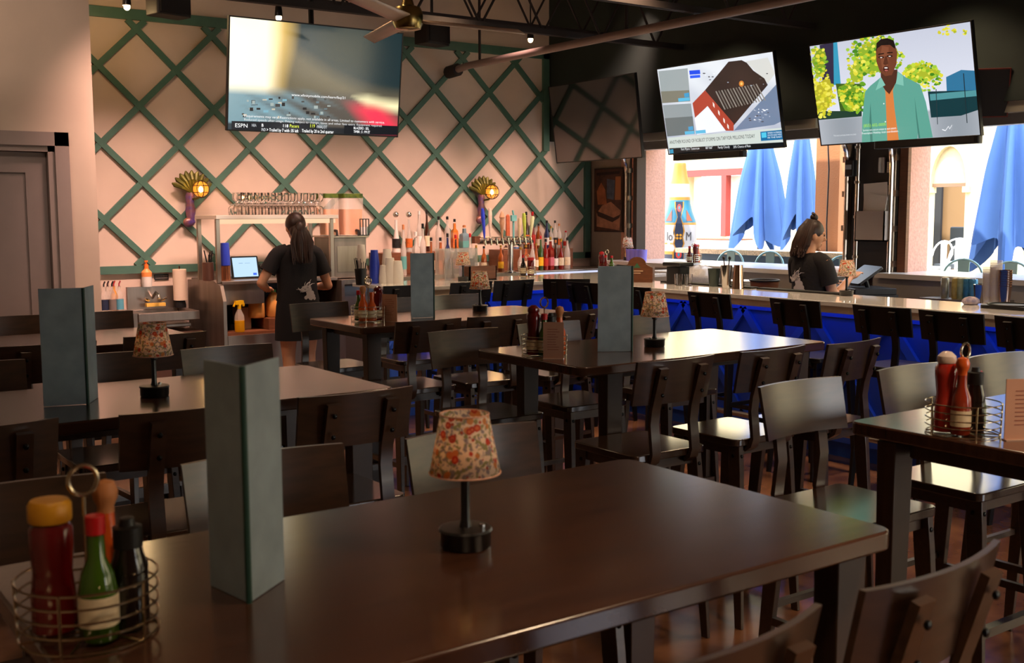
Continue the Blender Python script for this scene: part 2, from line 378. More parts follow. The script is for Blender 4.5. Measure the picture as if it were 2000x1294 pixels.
# ceiling fan
fx, fy, fz = 3.79, 6.5, 2.9
t = thing('ceiling_fan', 'brass and steel ceiling fan with long pale blades', 'fan', (fx, fy, fz))
m_brass = mat('aged_brass', '#8d7a4a', .25, 1)
MB().lathe([(.012, .16), (.03, .15), (.045, .1), (.085, .085), (.1, .05), (.1, -.02), (.085, -.05), (.05, -.06), (0, -.062)], 24).build('motor_housing', m_brass, t)
MB().tube([(0, 0, .12), (-.01, 0, 1.15)], .014, 10).build('downrod', m_brass, t)
m_blade = mat('pale_fan_blade', '#b9a08c', .35, noise=.05, nscale=4)
for a in (-2, 78, 218):
    ar = math.radians(a); R = Matrix.Rotation(ar, 4, 'Z')
    mb = MB()
    P = lambda i, j: R @ Vector((.1+.8*i/8, (-.055+.11*j/3)*(1-.25*i/8), .01+(-.02+.04*j/3)))
    mb.grid(P, 9, 4); o = mb.build('blade', m_blade, t); s = o.modifiers.new('thick', 'SOLIDIFY'); s.thickness = .008
# ---------------------------------------------------------------- high tables
TZ = 1.05
def table(x0, x1, y0, y1, lbl, il=.1, ir=.1, ib=.09):
    cx, cy = (x0+x1)/2, (y0+y1)/2; sx, sy = x1-x0, y1-y0
    t = thing('high_table', lbl, 'table', (cx, cy, 0), 0, 'dark high tables set in rows')
    MB().rbox((0, 0, TZ-.019), (sx, sy, .038), .035, 5).build('tabletop', m_top, t, bevel=.005)
    b = sy/2-ib; xa = {1: sx/2-ir, -1: -sx/2+il}; mb = MB()
    for s in (1, -1): mb.bb(xa[-1], xa[1], s*(b-.06)-.012, s*(b-.06)+.012, TZ-.08, TZ-.038); mb.bb(xa[s]-.012, xa[s]+.012, -b+.06, b-.06, TZ-.08, TZ-.038)
    mb.build('apron', m_edge, t, smooth=False)
    for sx_ in (1, -1):
        for sy_ in (1, -1):
            m = MB(); m.tube([(xa[sx_], sy_*b, TZ-.04), (xa[sx_], sy_*b, 0)], [1, .72], flat=(.085, .06, (1, 0, 0)))
            m.build('leg', m_edge, t, bevel=.003)
    mb = MB(); mb.bb(xa[-1], xa[1], -.02, .02, .2, .235)
    for s in (1, -1): mb.bb(xa[s]-.015, xa[s]+.015, -b, b, .2, .235)
    mb.build('footrest', m_edge, t, smooth=False)
    return t
TB = dict(T1=(.33, 1.79, 1.26, 2.03), T2=(.42, 1.88, 3.34, 4.07), T3=(.45, 1.91, 5.24, 5.96), T4=(2.74, 4.2, 5.21, 5.88), T5=(2.70, 4.16, 3.33, 4.08), T6=(2.62, 4.08, 1.27, 2.02))
table(*TB['T1'], 'dark wooden high table in the foreground holding the tall menu and lamp', ir=.05)
table(*TB['T2'], 'dark wooden high table in the left middle row with a menu and lamp')
table(*TB['T3'], 'empty dark high table at the far left near the door')
table(*TB['T4'], 'dark high table nearest the bar on the centre side with menu and lamp')
table(*TB['T5'], 'dark high table in the centre reflecting the bright windows', il=.22)
table(*TB['T6'], 'dark high table at the right edge with sauces and a card', il=.045, ib=.13)

# ---------------------------------------------------------------- bar chairs
def make_chair(wood, seatm, name, lbl, group):
    t = thing(name, lbl, 'chair', (0, 0, 0), 0, group)
    MB().rbox((0, 0, .745), (.37, .37, .028), .03, 4).build('seat', seatm, t, bevel=.004)
    # curved plywood back
    def P(i, j):
        u = i/12*2-1; v = j/4
        z = .945+.165*v; y = -.2-.035*v+.03*(u*u); x = .19*u*(1+.02*v)
        return Vector((x, y, z))
    mb = MB(); n = 13
    vs = []
    for off in (.006, -.006):
        for j in range(5):
            for i in range(n): p = P(i, j); vs.append(p+Vector((0, off, 0)))
    fs = []
    for j in range(4):
        for i in range(n-1):
            a = j*n+i; fs.append((a, a+n, a+n+1, a+1)); b = a+5*n; fs.append((b, b+1, b+n+1, b+n))
    for i in range(n-1):
        fs.append((i, i+1, 5*n+i+1, 5*n+i)); a = 4*n+i; fs.append((a+1, a, 5*n+a, 5*n+a+1))
    for j in range(4):
        a = j*n; fs.append((a+n, a, 5*n+a, 5*n+a+n)); a = j*n+n-1; fs.append((a, a+n, 5*n+a+n, 5*n+a))
    mb.add(vs, fs); mb.build('backrest', wood, t, ang=50)
    for s in (1, -1):
        mb = MB()
        pts = [(s*.1, -.13, .715), (s*.1, -.17, .712), (s*.1, -.195, .73), (s*.1, -.205, .76), (s*.1, -.198, .82), (s*.1, -.192, .87), (s*.1, -.2, .93), (s*.1, -.218, .99), (s*.1, -.246, 1.085)]
        mb.tube(pts, 1, flat=(.016, .042, (0, 1, 0)))
        mb.mi = 1
        for z, y in ((.985, -.236), (1.05, -.25)): mb.ell((s*.1, y-.004, z), (.008, .006, .008), 8, 5)
        mb.build('back_upright', [wood, m_bolt], t)
    mb = MB()
    for s in (1, -1): mb.bb(-.15, .15, s*.145-.012, s*.145+.012, .69, .731); mb.bb(s*.145-.012, s*.145+.012, -.15, .15, .69, .731)
    mb.build('seat_rail', wood, t, smooth=False)
    for sx in (1, -1):
        for sy in (1, -1):
            mb = MB()
            A = Vector((sx*.15, sy*.15, .73)); B = Vector((sx*.175, sy*.205, .0))
            mb.tube([A, A.lerp(B, .15), B], [1, 1.05, .62], flat=(.026, .055, (1, 0, 0)))
            mb.mi = 1; mb.ell((sx*.167, sy*.15, .69), (.005, .008, .008), 8, 5); mb.ell((sx*.15, sy*.182, .69), (.008, .005, .008), 8, 5)
            mb.build('leg', [wood, m_bolt], t, bevel=.002)
    for s in (1, -1):
        MB().bb(s*.163-.01, s*.163+.01, -.175, .175, .36, .385).build('stretcher', wood, t, smooth=False)
    MB().bb(-.165, .165, .165, .195, .28, .31).build('footrest', wood, t, smooth=False)
    MB().bb(-.16, .16, -.195, -.175, .4, .42).build('stretcher', wood, t, smooth=False)
    return t
def put(proto, first, x, yb, face, lbl, rot=0):
    """x, yb: middle of the top of the backrest; face: heading of the sitter (0 = +y)"""
    a = face+math.radians(rot); c = Vector((x, yb, 0)) - Matrix.Rotation(a, 3, 'Z') @ Vector((0, -.235, 0))
    if first: proto.location = c; proto.rotation_euler.z = a; proto['label'] = lbl; return proto
    return dup(proto, c, a, lbl)
cg = 'dark wooden bar chairs around the high tables'
ch = make_chair(m_chair, m_seat, 'bar_chair', '', cg)
rows = [
 (2.87, 2.957, 0, 'centre table, near side, leftmost, seen from behind', 0), (3.39, 2.947, 0, 'centre table, near side, middle one, seen from behind', 2), (3.86, 2.92, 0, 'centre table, near side, rightmost, back raised', 5),
 (2.79, 4.345, PI, 'centre table, far side, leftmost, reddish sheen', 0), (3.32, 4.39, PI, 'centre table, far side, middle one, behind the sauce rack', 0), (3.91, 4.37, PI, 'centre table, far side, rightmost, behind the small lamp', 0),
 (2.79, 2.366, PI, 'right-edge table, far side, leftmost, with a bright glossy back', 0), (3.38, 2.37, PI, 'right-edge table, far side, middle one, with a glossy back', 0), (3.89, 2.37, PI, 'right-edge table, far side, rightmost, behind the sauce bottles', 0),
 (.98, 2.375, PI, 'foreground table, far side, middle one, behind the tall menu', 0), (1.51, 2.325, PI, 'foreground table, far side, rightmost, behind the floral lamp', 0), (.44, 2.4, PI, 'foreground table, far side, leftmost, behind the sauce rack', 0),
 (1.50, .955, 0, 'foreground table, near side, rightmost, at the bottom right corner', 4), (1.02, .93, 0, 'foreground table, near side, second from right, cut off at bottom', 4),
 (1.56, 2.98, 0, 'left middle table, near side, rightmost, seen from behind', 0), (1.05, 3.01, 0, 'left middle table, near side, middle one, beside the tall menu', 0), (.52, 3.07, 0, 'left middle table, near side, leftmost, with a gleam on its top edge', 0),
 (.72, 4.47, PI, 'left middle table, far side, leftmost, cut off at the left edge', 0), (1.18, 4.45, PI, 'left middle table, far side, middle one, behind the menu and lamp', 0), (1.67, 4.39, PI, 'left middle table, far side, rightmost, with a pale back', 0),
 (1.11, 4.89, 0, 'far left table, near side, left one, seen from behind', 0), (1.63, 4.96, 0, 'far left table, near side, right one, behind the floral lamp', 5),
 (1.22, 6.4, PI, 'far left table, far side, left one, in front of the door', 0), (1.69, 6.37, PI, 'far left table, far side, right one, below the hand sink', 0),
 (2.92, 4.805, 0, 'table nearest the bar, near side, leftmost, seen from behind', 0), (3.34, 4.79, 0, 'table nearest the bar, near side, middle one, seen from behind', 0), (3.84, 4.77, 0, 'table nearest the bar, near side, rightmost, upright showing', 8),
 (2.95, 6.2, PI, 'table nearest the bar, far side, leftmost, in front of the bartender', 0), (3.50, 6.23, PI, 'table nearest the bar, far side, middle one, behind the menu', 0), (3.97, 6.25, PI, 'table nearest the bar, far side, rightmost, behind the lamp', 0),
]
assert all(len(('bar chair, '+q[3]).split()) <= 16 for q in rows)
for i, (x, y, f, l, r) in enumerate(rows): put(ch, i == 0, x, y, f, 'bar chair, '+l, r)
put(ch, False, 2.78, .9, 0, 'bar chair, right-edge table, near side, only footrest in view')
st = make_chair(m_stool, m_stool, 'bar_stool', '', 'black bar stools along the bar')
srow = [(5.35, 5.30, -PI/2, 'first to the right of the centre menu lamp, against the blue panels'), (5.35, 4.57, -PI/2, 'second from the right of the menu, below the waitress side lamp'), (5.35, 3.94, -PI/2, 'third along the blue front toward the right edge'), (5.35, 3.50, -PI/2, 'fourth along the blue front, behind the glossy chair backs'), (5.35, 3.05, -PI/2, 'at the right edge of the photo along the blue front'),
 (5.4, 6.12, -PI/2, 'directly behind the right side of the centre menu'), (5.42, 6.73, -PI/2, 'just left of the centre menu'), (5.60, 7.12, -PI/4, 'turned at the corner of the bar'), (4.79, 7.25, 0, 'behind the small lamp of the nearest table'), (4.2, 7.25, 0, 'just left of the slim menu on the nearest table'), (5.2, 7.25, 0, 'left of the bar corner, facing the beer taps')]
for i, (x, y, f, l) in enumerate(srow): put(st, i == 0, x, y, f, 'black bar stool '+l)

# ---------------------------------------------------------------- the bar
BZ = 1.07
t = thing('bar_counter', 'L-shaped bar with white quartz top and royal blue diamond panelled front', 'bar', (0, 0, 0))
poly = [(4.3, 7.53), (5.83, 7.53), (5.83, 1.2), (6.45, 1.2), (6.45, 7.75), (7.3, 7.75), (7.3, 8.35), (4.3, 8.35)]
MB().prism(poly, BZ-.03, BZ).build('countertop', m_quartz, t, smooth=False, bevel=.003)
# wooden edge under the stone on the customer side
mb = MB(); mb.bb(4.3, 5.86, 7.55, 7.58, BZ-.075, BZ-.031); mb.bb(5.85, 5.88, 1.2, 7.55, BZ-.075, BZ-.031); mb.build('edge_band', m_quartze, t, smooth=False)
mb = MB(); mb.bb(4.35, 6.1, 7.82, 7.9, 0, BZ-.04); mb.bb(6.1, 6.18, 1.2, 7.9, 0, BZ-.04); mb.build('front_wall', m_blue, t, smooth=False)
def panels(mb, L, f):
    """raised frame plus diamonds; f(u, w, z) -> point, w = out of the wall"""
    def strip(a, b, wd):
        A, B = Vector(a), Vector(b); d = (B-A).normalized(); q = Vector((-d.y, d.x))*wd/2
        c4 = [A-q, B-q, B+q, A+q]
        mb.add([f(p.x, 0, p.y) for p in c4]+[f(p.x, .03, p.y) for p in c4], [(0, 1, 2, 3), (7, 6, 5, 4), (0, 4, 5, 1), (1, 5, 6, 2), (2, 6, 7, 3), (3, 7, 4, 0)])
    z0, z1 = .14, .98; s = .62; n = int(L/s)
    strip((0, z1), (L, z1), .07); strip((0, z0), (L, z0), .07)
    for i in range(n+1):
        u = i*s; m_ = (z0+z1)/2
        if i < n:
            strip((u, m_), (u+s/2, z1-.03), .055); strip((u+s/2, z1-.03), (u+s, m_), .055); strip((u, m_), (u+s/2, z0+.03), .055); strip((u+s/2, z0+.03), (u+s, m_), .055)
mb = MB(); panels(mb, 1.75, lambda u, w_, z: Vector((4.35+u, 7.82-w_, z))); panels(mb, 6.6, lambda u, w_, z: Vector((6.1-w_, 7.8-u, z)))
mb.build('diamond_moulding', mat('royal_blue_moulding', '#3c6cd8', .35), t, smooth=False)
mb = MB(); mb.bb(4.35, 6.1, 7.7, 7.715, BZ-.05, BZ-.032); mb.bb(5.98, 5.995, 1.2, 7.7, BZ-.05, BZ-.032)
mb.build('led_strip', glow('blue_led', '#2a50ff', 1.6), t, smooth=False, label='glowing blue light strip under the counter')
mb = MB(); mb.tube([(4.35, 7.62, .2), (5.93, 7.62, .2), (5.93, 1.2, .2)], .022, 10); mb.build('foot_rail', m_steel, t)
# black bar mats at the working edge
def mat_strip(x, y, lx, ly, lbl):
    o = MB().rbox((0, 0, .006), (lx, ly, .012), .01, 2).build('bar_mat', mat('black_rubber', '#0b0b0c', .7), loc=(x, y, BZ), smooth=False)
    tag(o, lbl, 'bar mat', 'black rubber mats on the bar')
mat_strip(6.38, 6.3, .09, 1.0, 'long black rubber bar mat left of the waitress')
mat_strip(6.38, 5.35, .09, .8, 'long black rubber bar mat in front of the waitress')
# real LED light of the strip
light('led_light', 'AREA', (5.93, 4.5, BZ-.06), .8, (.12, .35, .9), rot=(0, 0, 0), size=(.02, 6.4))
light('led_light', 'AREA', (5.0, 7.64, BZ-.06), .3, (.12, .35, .9), rot=(0, 0, 0), size=(1.9, .02))
# ---------------------------------------------------------------- back bar cabinet
t = thing('back_bar', 'back bar cabinet with a brushed steel lit edge below the bottles', 'cabinet', (0, 0, 0))
MB().bb(4.72, 8.15, 9.5, 10.05, 0, .98).build('cabinet_body', mat('back_bar_dark', '#2b2320', .5), t, smooth=False)
MB().bb(4.7, 8.17, 9.45, 10.07, .98, 1.03).build('shelf_top', m_steel, t, smooth=False, bevel=.003)
for ra, rb in ((5.38, 6.2), (6.85, 7.8)): MB().bb(ra, rb, 9.79, 10.07, 1.03, 1.25).build('riser', m_brown, t, smooth=False, bevel=.003)
MB().bb(6.9, 8.15, 9.446, 9.45, .985, 1.015).build('led_strip', glow('white_led', '#dfe4ff', .5), t, smooth=False)
light('backbar_led', 'AREA', (6.4, 9.42, .97), 3, (.6, .75, 1), rot=(0, 0, 0), size=(3.3, .02))
# ---------------------------------------------------------------- screens
def vcol_mat(name, s=1.0, rough=.12):
    m = bpy.data.materials.new(name); m.use_nodes = True; t = m.node_tree; b = t.nodes['Principled BSDF']
    a = t.nodes.new('ShaderNodeAttribute'); a.attribute_name = 'Col'
    b.inputs['Base Color'].default_value = (.004, .004, .004, 1); b.inputs['Roughness'].default_value = rough
    t.links.new(a.outputs[0], b.inputs['Emission Color']); b.inputs['Emission Strength'].default_value = s
    return m
class Screen:
    def __init__(s, name, label, pos, yaw, tilt, W, H, group='screens hung round the bar'):
        s.W, s.H = W, H
        s.R = Matrix.Rotation(math.radians(yaw), 3, 'Z') @ Matrix.Rotation(math.radians(tilt), 3, 'X')
        s.t = thing(name, label, 'television', pos, 0, group); s.t.rotation_euler = s.R.to_euler(); s.pos = Vector(pos); s.mb = MB(); s.cols = []; s.mats = []; s.k = 0
        mb = MB(); rect_frame(mb, -W/2-.008, W/2+.008, -H/2-.01, H/2+.008, .01, -.004, .03); mb.build('bezel', m_blackp, s.t, smooth=False)
        MB().bb(-W/2, W/2, .004, .03, -H/2, H/2).build('back_panel', m_blackp, s.t, smooth=False)
        MB().bb(-W/4, W/4, .03, .065, -H/2+.05, H/8).build('back_housing', m_blackp, s.t, smooth=False, bevel=.008)
    def uv(s, px, py):
        d = CR*(px-1000)-CU*(py-647)+_F*FPX; n = s.R @ Vector((0, -1, 0)); o = Vector((0, 0, EYE))
        t = (s.pos-o).dot(n)/d.dot(n); q = s.R.transposed() @ (o+d*t-s.pos); return q.x, q.z
    def base(s, fn, nu=72, nv=42):
        P = lambda i, j: Vector((-s.W/2+s.W*i/(nu-1), 0, -s.H/2+s.H*j/(nv-1)))
        s.mb.grid(P, nu, nv); s.cols += [fn(i/(nu-1), j/(nv-1)) for j in range(nv) for i in range(nu)]
    def poly(s, pts, col, photo=True):
        s.k += 1; y = -.0004*s.k if s.k < 9 else -.0035-.000008*s.k
        vs = []
        for p in pts:
            u, v = s.uv(*p) if photo else p
            vs.append((max(-s.W/2, min(s.W/2, u)), y, max(-s.H/2, min(s.H/2, v))))
        if isinstance(col, str): col = lin(col)[:3]
        s.mb.add(vs, [tuple(range(len(vs)))]); s.cols += [col]*len(vs)
    def ell(s, cx, cy, rx, ry, col, n=12, z=None, jit=0):
        pts = []
        for k in range(n):
            a = -2*PI*k/n; j = 1+random.uniform(-jit, jit); pts.append((cx+rx*math.cos(a)*j, cy+ry*math.sin(a)*j))
        s.poly(pts, col)
    def text(s, st, px, py, hpx, col, wpx=None):
        u, v = s.uv(px, py); u2, v2 = s.uv(px, py-hpx); size = abs(v2-v)*1.38; s.k += 1
        y = -.0038-.000008*s.k; b = len(s.mb.v)
        Mx = Matrix(((1, 0, 0, u), (0, 0, 1, y), (0, 1, 0, v), (0, 0, 0, 1)))
        text(s.mb, st, size, Mx)
        if wpx:
            xs = [p[0] for p in s.mb.v[b:]]; w0 = max(xs)-min(xs); u3 = s.uv(px+wpx, py)[0]; k = (u3-u)/w0
            s.mb.v[b:] = [(u+(p[0]-u)*k, p[1], p[2]) for p in s.mb.v[b:]]
        if isinstance(col, str): col = lin(col)[:3]
        s.cols += [col]*(len(s.mb.v)-b)
    def done(s, strength=1.0):
        # no validate() here: vertex order must be kept for the colours
        me = bpy.data.meshes.new('screen'); me.from_pydata(s.mb.v, [], s.mb.f)
        a = me.color_attributes.new('Col', 'FLOAT_COLOR', 'POINT')
        for i, c in enumerate(s.cols): a.data[i].color = tuple(c[:3])+(1,)
        me.materials.append(vcol_mat('screen_picture', strength)); o = bpy.data.objects.new('screen', me); C.objects.link(o); o.parent = s.t
def mixc(a, b, t): t = max(0, min(1, t)); return tuple(a[i]*(1-t)+b[i]*t for i in range(3))
Lc = lambda h: lin(h)[:3]
def arm(scr, pts, lbl='mount'):
    inv = scr.R.transposed()
    q = [inv @ (Vector(p)-scr.pos) for p in pts]
    MB().tube(q, .022, 8).build(lbl, m_black, scr.t)
    MB().bb(-.2, .2, .06, .085, -.2, .2).build('mount_plate', m_black, scr.t, smooth=False)
TW_, TH_ = 1.43, .806
# TV over the bar, ball game highlight show
D = Screen('television', 'lit television with a scoreboard ticker hung over the service station', (3.845, 7.965, 2.668), -.2, 7.9, TW_, TH_)
def fD(u, v):
    v_ = v
    teal, tan, wh, gr = Lc('#14272b'), Lc('#5c533e'), Lc('#fff2cf'), Lc('#5d5c58')
    e = .38+.9*(1-u)**2     # lower edge of the dark shape
    c = mixc(tan, teal, (v_-e+.05)/.16) if u > .3 else mixc(tan, teal, (v_-e)/.25)
    c = mixc(mixc(wh, Lc('#d8b25e'), (u-.2)/.1), c, (u-.24+.03*math.sin(v*5))/.12)
    if v_ < .42:
        k = (.42-v_)/.1; g = mixc(Lc('#6d8a92'), Lc('#4c463f'), (u-.15)/.4+.3*math.sin(u*37+v*51))
        c = mixc(c, g, k)
    if u > .7 and v_ > .12:
        dd = abs(v_-(e-.09)); c = mixc(Lc('#e6dcaa'), c, dd/.09+(.8-u)*8*(u < .8))
    if u > .6 and v_ < .34: c = mixc(c, Lc('#e0324a'), min(1, 1.3-abs(u-(.97-.6*v_))*8)*min(1, (.34-v_)*9))
    if v_ < .06: c = mixc(Lc('#10161c'), c, .1)
    return c
D.base(fD)
for i in range(46):
    x = 470+random.random()*170; y = 186+random.random()*42; w_ = 3+random.random()*7; h_ = 2+random.random()*5
    D.poly([(x, y), (x, y+h_), (x+w_, y+h_), (x+w_, y)], random.choice(['#8f9a96', '#3c3a38', '#b0a794', '#5a6b70', '#1f1d1c', '#6e9aa8']))
D.poly([(452, 236), (452, 257), (622, 260), (622, 240)], '#0c1016'); D.poly([(672, 242), (672, 261), (776, 263), (776, 246)], '#0c1016')
D.text('ESPN', 458, 248, 8, '#e8e8e8', 24)
D.text('NBA', 491, 247, 6, '#b8bcc0', 9); D.text('B', 510, 247, 6, '#ffffff'); D.text('118', 551, 248, 6, '#ffffff', 10); D.text('Pacers', 565, 248.5, 6.5, '#d6e23c', 18); D.text('119', 604, 248.5, 6.5, '#d6e23c', 9); D.text('FINAL/OT', 618, 250, 6, '#c8ccd0', 20)
D.text('IND', 510, 255.5, 6, '#c8ccd0', 8); D.text('> Trailed by 7 with :35 left', 520, 256, 6.5, '#ffffff', 62); D.text('Trailed by 20 in 2nd quarter', 589, 258, 6.5, '#ffffff', 62)
D.text('BLAZERS : SEL', 690, 252, 5, '#ffffff', 30); D.text('TIMBR : 5 : PM ET', 690, 259, 5, '#ffffff', 32)
D.text('www.xfinitymobile.com/learn/faq/21', 569, 187, 5, '#e0e0e0', 105)
D.text('Requirements may vary. Restrictions apply, not available in all areas. Limited to customers with service.', 476, 228, 5, '#d8d8d8', 275)
D.text('Reduced speeds after usage. Pricing subject to change, taxes and other fees extra. Equipment required.', 476, 235, 4.6, '#c8c8c8', 270)
D.done(.8); arm(D, [(3.845, 8.05, 2.75), (3.86, 8.1, 3.0), (3.86, 8.1, 4.1)])
# TV showing the storm news
B = Screen('television', 'lit television showing storm news with a snowy burnt roof', (7.47, 7.282, 2.6), -90, 11.9, TW_, TH_)
def z3(*q): return [(1000+x/3.922, y/3.922) for x, y in q]
def z4(*q): return [(1500+x/3.922, y/3.922) for x, y in q]
B.base(lambda u, v: mixc(Lc('#aeb4c4'), Lc('#dfe4ea'), v+.15*math.sin(u*21+v*17)))
B.poly(z3((1122, 545), (1150, 790), (1366, 775), (1345, 522)), '#9aa3a4'); B.poly(z3((1140, 700), (1150, 790), (1366, 775), (1358, 690)), '#7c7a6c')
B.poly(z3((1155, 805), (1190, 1045), (1400, 1025), (1372, 792)), '#8e989b'); B.poly(z3((1170, 905), (1190, 1045), (1400, 1025), (1385, 890)), '#666f70')
B.poly(z3((1700, 1000), (2010, 955), (2070, 930), (2060, 640)), '#6d7f9a')
B.poly(z3((1790, 470), (1961, 640), (2020, 560), (1960, 440)), '#cfd0cc')
B.poly(z3((1480, 690), (1700, 960), (1961, 650), (1935, 600), (1850, 540), (1800, 480), (1760, 460), (1660, 472)), '#2b211f')
for i in range(15):
    x = 1560+i*22; B.poly(z3((x, 700-i*4), (x+70, 840-i*5), (x+78, 836-i*5), (x+8, 696-i*4)), '#6f6a63' if i % 2 else '#8d8880')
B.poly(z3((1385, 790), (1405, 905), (1500, 810), (1640, 1000), (1700, 1000), (1700, 945), (1480, 690)), '#a8402e')
B.poly(z3((1400, 905), (1420, 1030), (1640, 1000), (1500, 812)), '#e9ecf2')
for x, y in ((1540, 780), (1580, 840), (1620, 900), (1650, 945)): B.poly(z3((x, y), (x+2, y+30), (x+14, y+46), (x+12, y+16)), '#f0e8e0')
for i in range(40):
    x, y = (1400+random.random()*560, 560+random.random()*100) if i < 12 else (1820+random.random()*160, 830+random.random()*110)
    B.ell(1000+x/3.922, y/3.922, 1+random.random()*2, .6+random.random(), random.choice(['#e8ecf2', '#9aa6b8', '#4a4a50']), 6)
B.ell(1000+1760/3.922, 640/3.922, 5, 6, '#c97a2c', 10); B.ell(1000+1760/3.922, 640/3.922, 2.4, 3, '#ffc46a', 8)
B.poly(z3((1360, 540), (1363, 572), (1445, 566), (1442, 534)), '#1f4be0'); B.poly(z3((1365, 578), (1367, 600), (1445, 593), (1443, 572)), '#2d5bf0')
B.poly(z3((1320, 715), (1324, 745), (1362, 742), (1358, 708)), '#3f97c4'); B.poly(z3((1275, 752), (1278, 778), (1366, 770), (1362, 745)), '#58b3d8')
B.poly(z3((1352, 970), (1355, 998), (1392, 994), (1388, 965)), '#3f97c4'); B.poly(z3((1325, 1006), (1328, 1030), (1400, 1024), (1396, 1000)), '#58b3d8'); B.poly(z3((1408, 1000), (1410, 1024), (1488, 1018), (1484, 992)), '#58b3d8')
B.poly(z3((1192, 1055), (1206, 1150), (2110, 1090), (2095, 975)), '#c9d2cc')
B.text('ANOTHER ROUND OF ROBUST STORMS ON TAP FOR MILLIONS TODAY', 1309, 281, 7, '#232b2b', 168)
B.poly(z3((1206, 1135), (1212, 1180), (2120, 1120), (2115, 1085)), '#0d1418'); B.poly(z3((1210, 1145), (1214, 1175), (1240, 1172), (1237, 1142)), '#2f8fb4')
for st_, x, y, w_ in (('Fort Myers', 1331, 293.5, 17), ('Tomorrow', 1350, 292.5, 17), ('80°/66°', 1379, 291, 14), ('Partly Cloudy', 1403, 290, 23), ('20% Chance of Rain', 1433, 289, 34)): B.text(st_, x, y, 5, '#e8eef0', w_)
B.poly([(1485.5, 257), (1487, 275), (1531, 272), (1529, 253)], '#1b6a9c'); B.poly([(1487.5, 259), (1488.5, 269), (1498, 268), (1497, 258)], '#4fc0e0')
for i, s_ in enumerate(('SEVERE OUTBREAK', 'SOUTH AND WEST', 'IN THE EAST')): B.text(s_, 1500, 261+i*4.6, 3.2, '#e8f4f8', 28)
B.done(.62); arm(B, [(7.54, 7.28, 2.62), (7.7, 7.28, 2.62)])
# TV showing the man in the green shirt
T = Screen('television', 'lit television showing a man in a green overshirt before yellow trees', (7.43, 5.42, 2.59), -89.8, 13, TW_, TH_)
def fT(u, v):
    c = mixc(Lc('#dfe2ee'), Lc('#bfc3d2'), v)
    if v < .26: c = mixc(Lc('#a9aeb6'), Lc('#7f8890'), abs(math.sin(u*9))*.7)
    return c
T.base(fT)
T.poly(z4((395, 345), (420, 650), (505, 650), (500, 322)), '#2a2740'); T.poly(z4((500, 322), (505, 650), (558, 650), (530, 318)), '#2f93b4')
T.poly(z4((1365, 590), (1370, 700), (1600, 690), (1590, 540), (1480, 535)), '#2f6f94')
T.poly(z4((1225, 700), (1250, 900), (1480, 885), (1620, 840), (1600, 690)), '#12363c'); T.poly(z4((1240, 720), (1245, 770), (1600, 735), (1595, 690)), '#4f8f94')
T.poly(z4((520, 640), (560, 880), (720, 870), (720, 640)), '#3a5a1c'); T.poly(z4((370, 850), (380, 920), (720, 890), (720, 850)), '#1d3a2c')
def leaves(n, x0, x1, y0, y1, rs, cols, shape=lambda x, y: True):
    k = 0
    while k < n:
        x, y = random.uniform(x0, x1), random.uniform(y0, y1)
        if not shape((x-x0)/(x1-x0)*2-1, (y-y0)/(y1-y0)*2-1): continue
        r = random.uniform(*rs)/3.922; T.ell(1500+x/3.922, y/3.922, r, r*.85, random.choice(cols), 7, jit=.3); k += 1
yel = ['#c9c22a', '#d8cf3a', '#a9b024', '#e4dc55']; grn = ['#7fae2a', '#5f9a22', '#9ac23a', '#b9cf3c', '#3f7f1e']
rnd = lambda x, y: x*x+y*y < 1
for ex, ey, rx_, ry_, cc in ((380, 470, 75, 120, '#7f9a24'), (430, 730, 85, 160, '#b0a828'), (830, 430, 190, 150, '#86a82a'), (700, 540, 90, 110, '#9ab030'), (670, 740, 140, 125, '#6f9424'), (1180, 580, 140, 105, '#a4b02c')):
    for q in range(7): T.ell(1500+(ex+random.uniform(-.4, .4)*rx_)/3.922, (ey+random.uniform(-.4, .4)*ry_)/3.922, rx_*.55/3.922, ry_*.5/3.922, cc, 12, jit=.18)
leaves(60, 315, 460, 350, 600, (7, 18), yel+grn, rnd); leaves(110, 330, 520, 560, 900, (7, 18), yel, rnd)
leaves(240, 600, 1040, 260, 620, (7, 20), grn+yel, rnd); leaves(130, 540, 800, 600, 860, (7, 20), grn+yel, rnd)
leaves(140, 1040, 1340, 470, 700, (7, 18), grn+yel, rnd); leaves(14, 1290, 1440, 175, 260, (8, 16), yel); leaves(6, 1490, 1560, 225, 265, (6, 12), yel)
T.poly(z4((1500, 560), (1528, 940), (1534, 940), (1507, 560)), '#1c2a30'); T.poly(z4((1290, 680), (1302, 950), (1307, 950), (1296, 680)), '#26343a')
T.poly(z4((725, 1090), (728, 900), (750, 700), (790, 655), (870, 590), (1000, 545), (1060, 590), (1170, 645), (1215, 780), (1268, 1050), (1158, 1058), (1155, 1000), (1150, 1062)), '#5a9c8c')
T.poly(z4((808, 1084), (800, 930), (790, 780), (782, 930), (790, 1086)), '#417a6e'); T.poly(z4((1158, 1058), (1140, 900), (1128, 740), (1150, 900), (1172, 1056)), '#417a6e')
T.poly(z4((885, 640), (905, 700), (920, 1080), (1008, 1072), (975, 830), (962, 690), (985, 620)), '#cf7a3e')
T.poly(z4((868, 540), (872, 640), (905, 690), (935, 720), (965, 670), (992, 620), (998, 530)), '#4a2a1e')
T.poly(z4((830, 690), (905, 650), (872, 590), (862, 600)), '#7ab8a8'); T.poly(z4((985, 640), (1045, 655), (1040, 580), (998, 545), (992, 600)), '#7ab8a8')
T.poly(z4((832, 380), (836, 470), (862, 545), (905, 582), (955, 572), (990, 490), (996, 400), (975, 330), (915, 300), (850, 325)), '#6b3a26')
T.poly(z4((880, 350), (865, 430), (880, 520), (915, 560), (930, 450), (930, 360)), '#7d4830')
